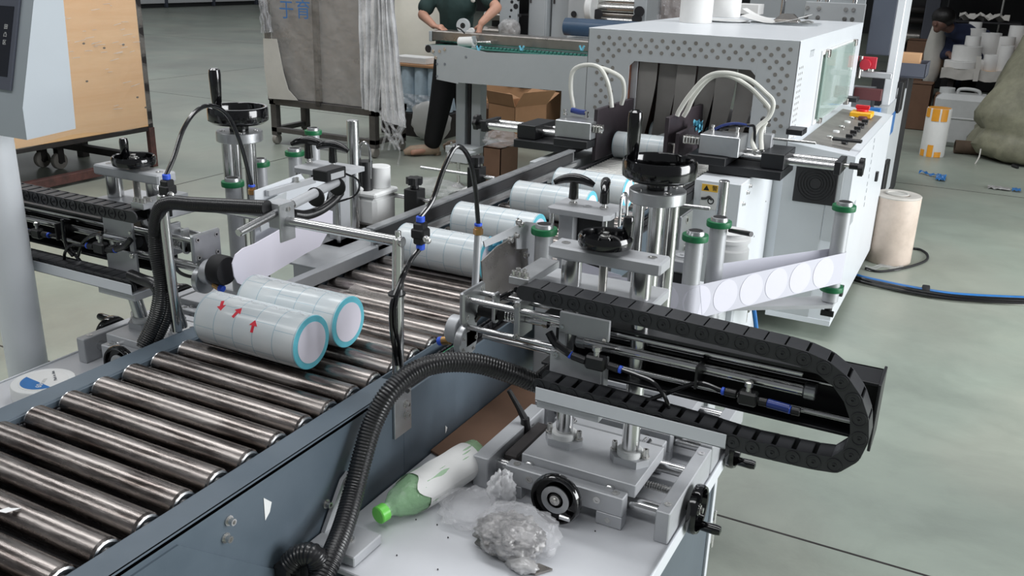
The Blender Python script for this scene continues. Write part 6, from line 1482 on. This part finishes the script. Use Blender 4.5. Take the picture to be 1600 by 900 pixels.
q=M(); c=onz(1600,265,0); q.tube(spl([(c.x-.05,c.y,.012),(c.x-.09,c.y+.08,.012),(c.x-.02,c.y+.16,.012),(c.x+.1,c.y+.15,.012),(c.x+.12,c.y+.02,.012)],8),.012,10); solo('coiled_cable',q,'rubber','loop of black cable on the floor at the right edge below the woven sack','cable')
# blue scraps
c=onz(1462,280,0); q=M(); rows=[[(c.x-.14+.15*j/8,c.y+.13+.03*math.sin(j)-.01*j,.004+.02*abs(math.sin(j*1.2+i))) for j in range(9)] for i in range(2)]; rows[1]=[(p[0],p[1]+.05,p[2]+.004) for p in rows[1]]; q.sheet(rows,.002)
q.sheet([[(c.x+.0+.07*j/5,c.y+.12-.22*i/7+.02*math.sin(i*2),.006+.02*abs(math.sin(i*1.5+j))) for j in range(6)] for i in range(8)],.002); solo('blue_glove',q,'blue_plastic','crumpled bright blue plastic scrap on the floor below the orange-taped roll','scrap')
c=onz(1565,298,0); q=M(); q.sheet([[(c.x-.10+.16*j/7,c.y+.10*i/4+.01*math.sin(j*2),.004+.012*abs(math.sin(j*1.7+i))) for j in range(8)] for i in range(5)],.002); sc_=solo('wrapper_scrap',q,'film_grey','flattened clear and blue wrapper on the floor near the right edge','scrap')
q=M(); q.sheet([[(c.x+.07+.06*j/4,c.y+.09*i/4,.008+.012*abs(math.sin(j*1.7+i))) for j in range(5)] for i in range(5)],.002); part('blue_corner',q,'blue_plastic',sc_)
# cream drum and hoses on the floor
cdx,cdy=-.352,5.47; R=.125; H=.385
t=thing('cream_drum',(cdx,cdy,0),'cream cylindrical drum with ring lid standing right of the tunnel desk','drum')
m=M(); m.lathe((cdx,cdy,0),(0,0,1),[(R*.97,0),(R,.006),(R,H-.01),(R*.99,H)],44); part('drum_body',m,'drum_cream',t)
m=M(); m.lathe((cdx,cdy,H-.006),(0,0,1),[(R*.99,0),(R*1.005,.003),(R*1.005,.008),(R*.97,.012),(R*.55,.012),(R*.5,.008),(R*.45,.002),(0,.002)],44); ld=part('drum_lid',m,'drum_lid',t)
q=M(); q.lathe((cdx-.005,cdy,H+.0065),(0,0,1),[(R*.5,0),(R*.5,.006),(R*.42,.006),(R*.40,-.006)],30); part('lid_ring',q,'paper_shade',ld)
q=M(); q.tube(spl([onz(1352,419,.008),onz(1375,424,.008),onz(1415,418,.008),onz(1445,408,.008),onz(1449,398,.008),onz(1438,390,.008),onz(1425,388,.008)],8),.007,8); solo('floor_cable',q,'rubber','thin dark cable curling round the foot of the cream drum','cable')
q=M(); q.sheet([[onz(1352+60*u/10,414+6*v/3+3*math.sin(u),.004+.006*abs(math.sin(u*1.3+v))) for u in range(11)] for v in range(4)],.001); solo('tape_scrap',q,'film_clear','strip of clear tape on the floor in front of the cream drum','scrap')
t=thing('floor_hoses',tuple(onz(1470,450,0)),'blue and black air hoses running across the floor to the right edge','hose')
for dy,r,mt in((0,.012,'blue_plastic'),(4,.014,'tube_black'),(7.5,.008,'tube_black')):
    wire([onz(x,y+dy,.014) for x,y in((1318,424),(1345,433),(1380,441),(1430,451),(1480,459),(1530,463),(1600,466),(1660,468))],r,mt,t,'hose_line',n=10)
wire([onz(x,y,.006) for x,y in((1335,436),(1380,449),(1450,463),(1530,471),(1620,477))],.006,'white_tube',t,'hose_line',n=8)
q=M(); c=onz(1447,455,.014); q.lathe(c-V(.02,0,0),(1,.15,0),[(.03,0),(.032,.004),(.032,.03),(.03,.034)],14); part('tape_binding',q,'rubber',t)
c=onz(1185,520,0); t=thing('floor_hoses',(c.x,c.y,0),'blue air tube hanging in front of the white infeed box behind the dotted web','hose')
wire([ony(x,y,3.35) for x,y in((1172,465),(1177,480),(1180,500),(1182,520),(1184,545))],.009,'blue_plastic',t,'blue_tube')
c=ony(1167,485,3.40); t=thing('air_tap',tuple(c),'small brass tap on the white infeed box below the dotted web','tap')
q=M(); q.cyl(c,c+V(0,.03,0),.012,10); q.cyl(c+V(-.02,0,0),c+V(.03,0,.02),.007,8); q.cyl(c,c-V(0,0,.05),.005,8); part('tap_body',q,'zinc',t)
# green cable/scratches near the chain (thin green line)
q=M(); q.tube([onz(680,560,.725),onz(714,538,.725)],.0022,6); solo('green_wire',q,'green_cable','thin green wire along the chain at the right edge of the rollers','wire')
# ================= people =================
def body(segs,vox,name,mat,parent,label=None,smooth=6):
    # limbs as tapered lofts fused into one continuous surface
    q=M()
    for pts,rad,sy in segs:
        P=[Vector(p) for p in pts]
        n=5; PP=spl(P,n) if len(P)>2 else P; RR=[]
        if len(P)>2:
            for i in range(len(P)-1):
                for j in range(n): RR.append(rad[i]+(rad[i+1]-rad[i])*j/n)
            RR.append(rad[-1])
        else: RR=rad
        q.tube(PP,1,14,RR,sy=sy); q.sphere(P[0],rad[0]*.98,12,8); q.sphere(P[-1],rad[-1]*.98,12,8)
    o=part(name,q,mat,parent,label,sharp=180)
    r=o.modifiers.new('r','REMESH'); r.mode='VOXEL'; r.voxel_size=vox; r.use_smooth_shade=True
    s=o.modifiers.new('s','SMOOTH'); s.iterations=smooth; s.factor=.5
    return o
def hand(wr,dirv,up,fl,side=1,spread=.018,curl=.5,s=1.0):
    # segments for palm, four fingers, thumb
    d=Vector(dirv).normalized(); u=Vector(up).normalized(); sd=d.cross(u).normalized()*side; w=Vector(wr); out=[]
    out.append(([w,w+d*.045*s,w+d*.085*s],[.024*s,.030*s,.030*s],.62))
    for i,(o_,l_) in enumerate(((-1.5,.066),(-.5,.078),(.5,.074),(1.5,.058))):
        b=w+d*.082*s+sd*o_*.0175*s; k1=b+(d*math.cos(curl*.5)-u*math.sin(curl*.5))*l_*.5*s; k2=k1+(d*math.cos(curl*1.4)-u*math.sin(curl*1.4))*l_*.5*s
        out.append(([b,k1,k2],[.0098*s,.0090*s,.0075*s],1))
    b=w+d*.03*s-sd*.022*s; out.append(([b,b-sd*.028*s+d*.028*s-u*.008,b-sd*.034*s+d*.055*s-u*.018],[.013*s,.0105*s,.0088*s],1))
    return out
p=thing('person',(-4.02,6.75,0),'standing worker in a dark green T-shirt and black trousers leaning over the belt table','person')
shL=Vector((-4.215,6.74,1.345)); shR=Vector((-3.765,6.74,1.345))
elL=Vector((-4.25,6.60,1.13)); wrL=Vector((-4.06,6.47,1.06)); elR=ony(776,12,6.62); wrR=ony(752,36,6.50)
hips=Vector((-4.03,6.80,.90)); chest=Vector((-3.99,6.74,1.22)); neck=Vector((-3.98,6.70,1.44))
S_=[([hips,hips.lerp(chest,.5),chest,neck-V(0,0,.03)],[.125,.115,.13,.06],.75),([shL,chest+V(0,.0,.10),shR],[.055,.09,.055],.8),
    ([shL,elL],[.050,.041],1),([elL,wrL],[.042,.027],1),([shR,elR],[.050,.041],1),([elR,wrR],[.043,.028],1),
    ([neck-V(0,0,.05),neck+V(0,-.02,.06)],[.055,.052],1)]
S_+=hand(wrL,(.9,-.25,-.12),(0,0,1),1,side=1,curl=.3)+hand(wrR,(-.15,-.25,-1),(0,-1,.2),1,side=-1,curl=.5)
hd=neck+V(.01,-.06,.17)
S_.append(([hd+V(0,.01,.035),hd+V(0,-.012,-.04),hd+V(0,-.03,-.085)],[.082,.074,.045],.86))
S_.append(([hd+V(0,-.085,.0),hd+V(0,-.102,-.028)],[.010,.014],1))
for sx in(-1,1): S_.append(([hd+V(sx*.078,.0,.01),hd+V(sx*.080,.0,-.03)],[.012,.010],1))
kn=Vector((-4.07,6.62,.50)); an=Vector((-4.09,6.50,.09)); kn2=Vector((-3.93,6.78,.50)); an2=Vector((-3.95,6.90,.09))
S_+=[([hips+V(-.08,0,0),kn,an],[.085,.055,.036],1),([hips+V(.08,0,0),kn2,an2],[.085,.055,.036],1)]
for a_ in(an,an2): S_.append(([a_+V(0,.02,-.03),a_+V(-.06,-.08,-.045),a_+V(-.10,-.15,-.055)],[.035,.034,.024],.8))
body(S_,.0065,'body',"skin",p,smooth=4)
sh=[([hips+V(0,0,-.04),hips.lerp(chest,.4),chest,chest+V(0,0,.10),neck-V(0,0,.045)],[.165,.155,.168,.165,.085],.72),([shL,chest+V(0,.0,.11),shR],[.072,.115,.072],.8),
    ([shL,shL.lerp(elL,.72)],[.074,.072],.9),([shR,shR.lerp(elR,.60)],[.074,.076],.9),
    ([hips+V(-.05,-.03,.02),chest+V(-.06,-.03,0)],[.11,.12],.7),([hips+V(.05,-.03,.02),chest+V(.06,-.03,0)],[.11,.12],.7)]
st=body(sh,.011,'t_shirt','green_shirt',p)
c=ony(657+85,0,6.6); q=M(); q.sphere(ony(739,1,6.60),.020,12,6,(1,.3,.8)); part('shirt_print',q,'paper_shade',p,'pale round print on the chest')
tr=[([hips+V(-.075,0,.0),kn,an+V(0,0,.03)],[.125,.100,.076],1),([hips+V(.075,0,0),kn2,an2+V(0,0,.03)],[.128,.108,.088],1),([hips+V(-.05,0,.04),hips+V(.05,0,.04)],[.125,.125],.8)]
body(tr,.012,'trousers','trousers_black',p)
for a_ in(an,an2):
    q=M(); q.tube([a_+V(.03,.040,-.044),a_+V(-.0,.0,-.038),a_+V(-.07,-.06,-.043),a_+V(-.14,-.12,-.047),a_+V(-.185,-.155,-.064)],.04,16,[.038,.046,.046,.042,.022],sy=1); q.box(a_.x+.0,a_.x+.05,a_.y+.01,a_.y+.06,0,.030,.004); part('shoe',q,'shoe_tan',p,'pale shoe')
q=M(); q.sphere(hd+V(0,.022,.04),.098,20,14,(.92,1.02,.95)); q.v=[v if v.y>hd.y-.055 or v.z>hd.z+.055 else Vector((v.x,max(v.y,hd.y-.02),v.z+.03)) for v in q.v]; part('hair',q,'hair',p)
for sx in(-1,1): q=M(); q.sphere(hd+V(sx*.032,-.074,.012),.010,10,8); part('eye',q,'ink_black',p)
q=M(); q.tube([hd+V(-.022,-.080,-.058),hd+V(0,-.086,-.060),hd+V(.022,-.080,-.058)],.005,8); part('mouth',q,'dark_red',p)
# scissors-like tape dispenser the worker uses
c=ony(724,40,6.42); t=thing('tape_dispenser',tuple(c),'white tape dispenser wheel beside the worker\'s hands on the belt table','tape dispenser')
q=M(); q.lathe(c,(.15,-1,0),[(.052,-.015),(.055,-.012),(.055,.012),(.052,.015),(.022,.015),(.022,-.015)],30,closed=True); w_=part('tape_wheel',q,'grey_white',t)
q=M(); q.lathe(c,(.15,-1,0),[(.022,-.012),(.022,.012),(.010,.012),(.010,-.012)],20,closed=True); part('wheel_core',q,'dark_steel',w_)
q=M(); q.box(c.x+.02,c.x+.085,c.y-.01,c.y+.01,c.z-.085,c.z-.03,.004); q.cyl((c.x+.075,c.y-.012,c.z-.035),(c.x+.075,c.y+.012,c.z-.035),.024,16); part('dispenser_frame',q,'white_plastic',t)
# seated person at the packing table
hp=ony(1472,32,11.05)
p=thing('person',(hp.x+.15,11.2,0),'dark-haired person in a navy top bending over the packing table','person')
hip=Vector((hp.x+.26,11.75,.52)); ch=Vector((hp.x+.24,11.45,hp.z-.24)); nk=Vector((hp.x+.11,11.20,hp.z-.09))
S_=[([hip,ch,nk],[.14,.13,.055],.8),([ch+V(-.16,0,.07),ch+V(.17,0,.07)],[.06,.06],1),([ch+V(-.16,0,.07),ch+V(-.17,-.10,-.12),ch+V(-.12,-.28,-.10)],[.05,.042,.028],1),([ch+V(.17,0,.07),ch+V(.2,-.12,-.12),ch+V(.08,-.3,-.08)],[.05,.042,.028],1),
    ([nk,hp+V(0,.02,-.04)],[.055,.06],1),([hp+V(0,.03,.03),hp+V(-.02,-.03,-.05),hp+V(-.03,-.045,-.085)],[.088,.076,.042],.9),([hp+V(-.045,-.09,-.02),hp+V(-.05,-.105,-.045)],[.010,.013],1)]
S_+=hand(ch+V(-.12,-.28,-.10),(.3,-.9,-.1),(0,0,1),1,side=1)+hand(ch+V(.08,-.3,-.08),(-.3,-.9,-.1),(0,0,1),1,side=-1)
S_+=[([hip+V(-.08,0,0),hip+V(-.10,-.36,.0),hip+V(-.12,-.34,-.46)],[.09,.06,.04],1),([hip+V(.08,0,0),hip+V(.10,-.36,.0),hip+V(.12,-.34,-.46)],[.09,.06,.04],1)]
body(S_,.009,'body','skin_dark',p,smooth=3)
sh=[([hip+V(0,0,-.02),hip.lerp(ch,.5),ch,ch+V(0,-.03,.09),nk-V(0,0,.0)],[.17,.165,.17,.15,.075],.8),([ch+V(-.16,0,.07),ch+V(.17,0,.07)],[.095,.095],.9),([ch+V(0,-.05,-.05),ch+V(0,-.08,.06),nk+V(0,.04,-.02)],[.15,.13,.085],.8),([ch+V(-.16,0,.07),ch+V(-.17,-.10,-.12),ch+V(-.13,-.22,-.11)],[.075,.06,.05],1),([ch+V(.17,0,.07),ch+V(.2,-.12,-.12),ch+V(.12,-.24,-.10)],[.075,.06,.05],1)]
body(sh,.014,'jacket','navy_shirt',p)
tr=[([hip+V(-.08,0,0),hip+V(-.10,-.36,.0),hip+V(-.12,-.34,-.44)],[.11,.08,.065],1),([hip+V(.08,0,0),hip+V(.10,-.36,.0),hip+V(.12,-.34,-.44)],[.11,.08,.065],1)]
body(tr,.014,'trousers','trousers_black',p)
q=M(); q.sphere(hp+V(.01,.02,.035),.122,20,14,(.98,1,.85)); hr=part('hair',q,'hair',p)
for sx in(-1,1): q=M(); q.box(hip.x+sx*.12-.045,hip.x+sx*.12+.045,hip.y-.50,hip.y-.27,.0,.07,.015); part('shoe',q,'rubber',p)
t=thing('stool',(hip.x,hip.y,0),'low dark stool under the seated person','stool')
q=M(); q.cyl((hip.x,hip.y,.34),(hip.x,hip.y,.38),.16,24); part('seat',q,'black_plastic',t)
for i in range(4): a=PI/4+i*PI/2; q=M(); q.cyl((hip.x+.10*math.cos(a),hip.y+.10*math.sin(a),.34),(hip.x+.15*math.cos(a),hip.y+.15*math.sin(a),0),.012,10); part('leg',q,'dark_steel',t)
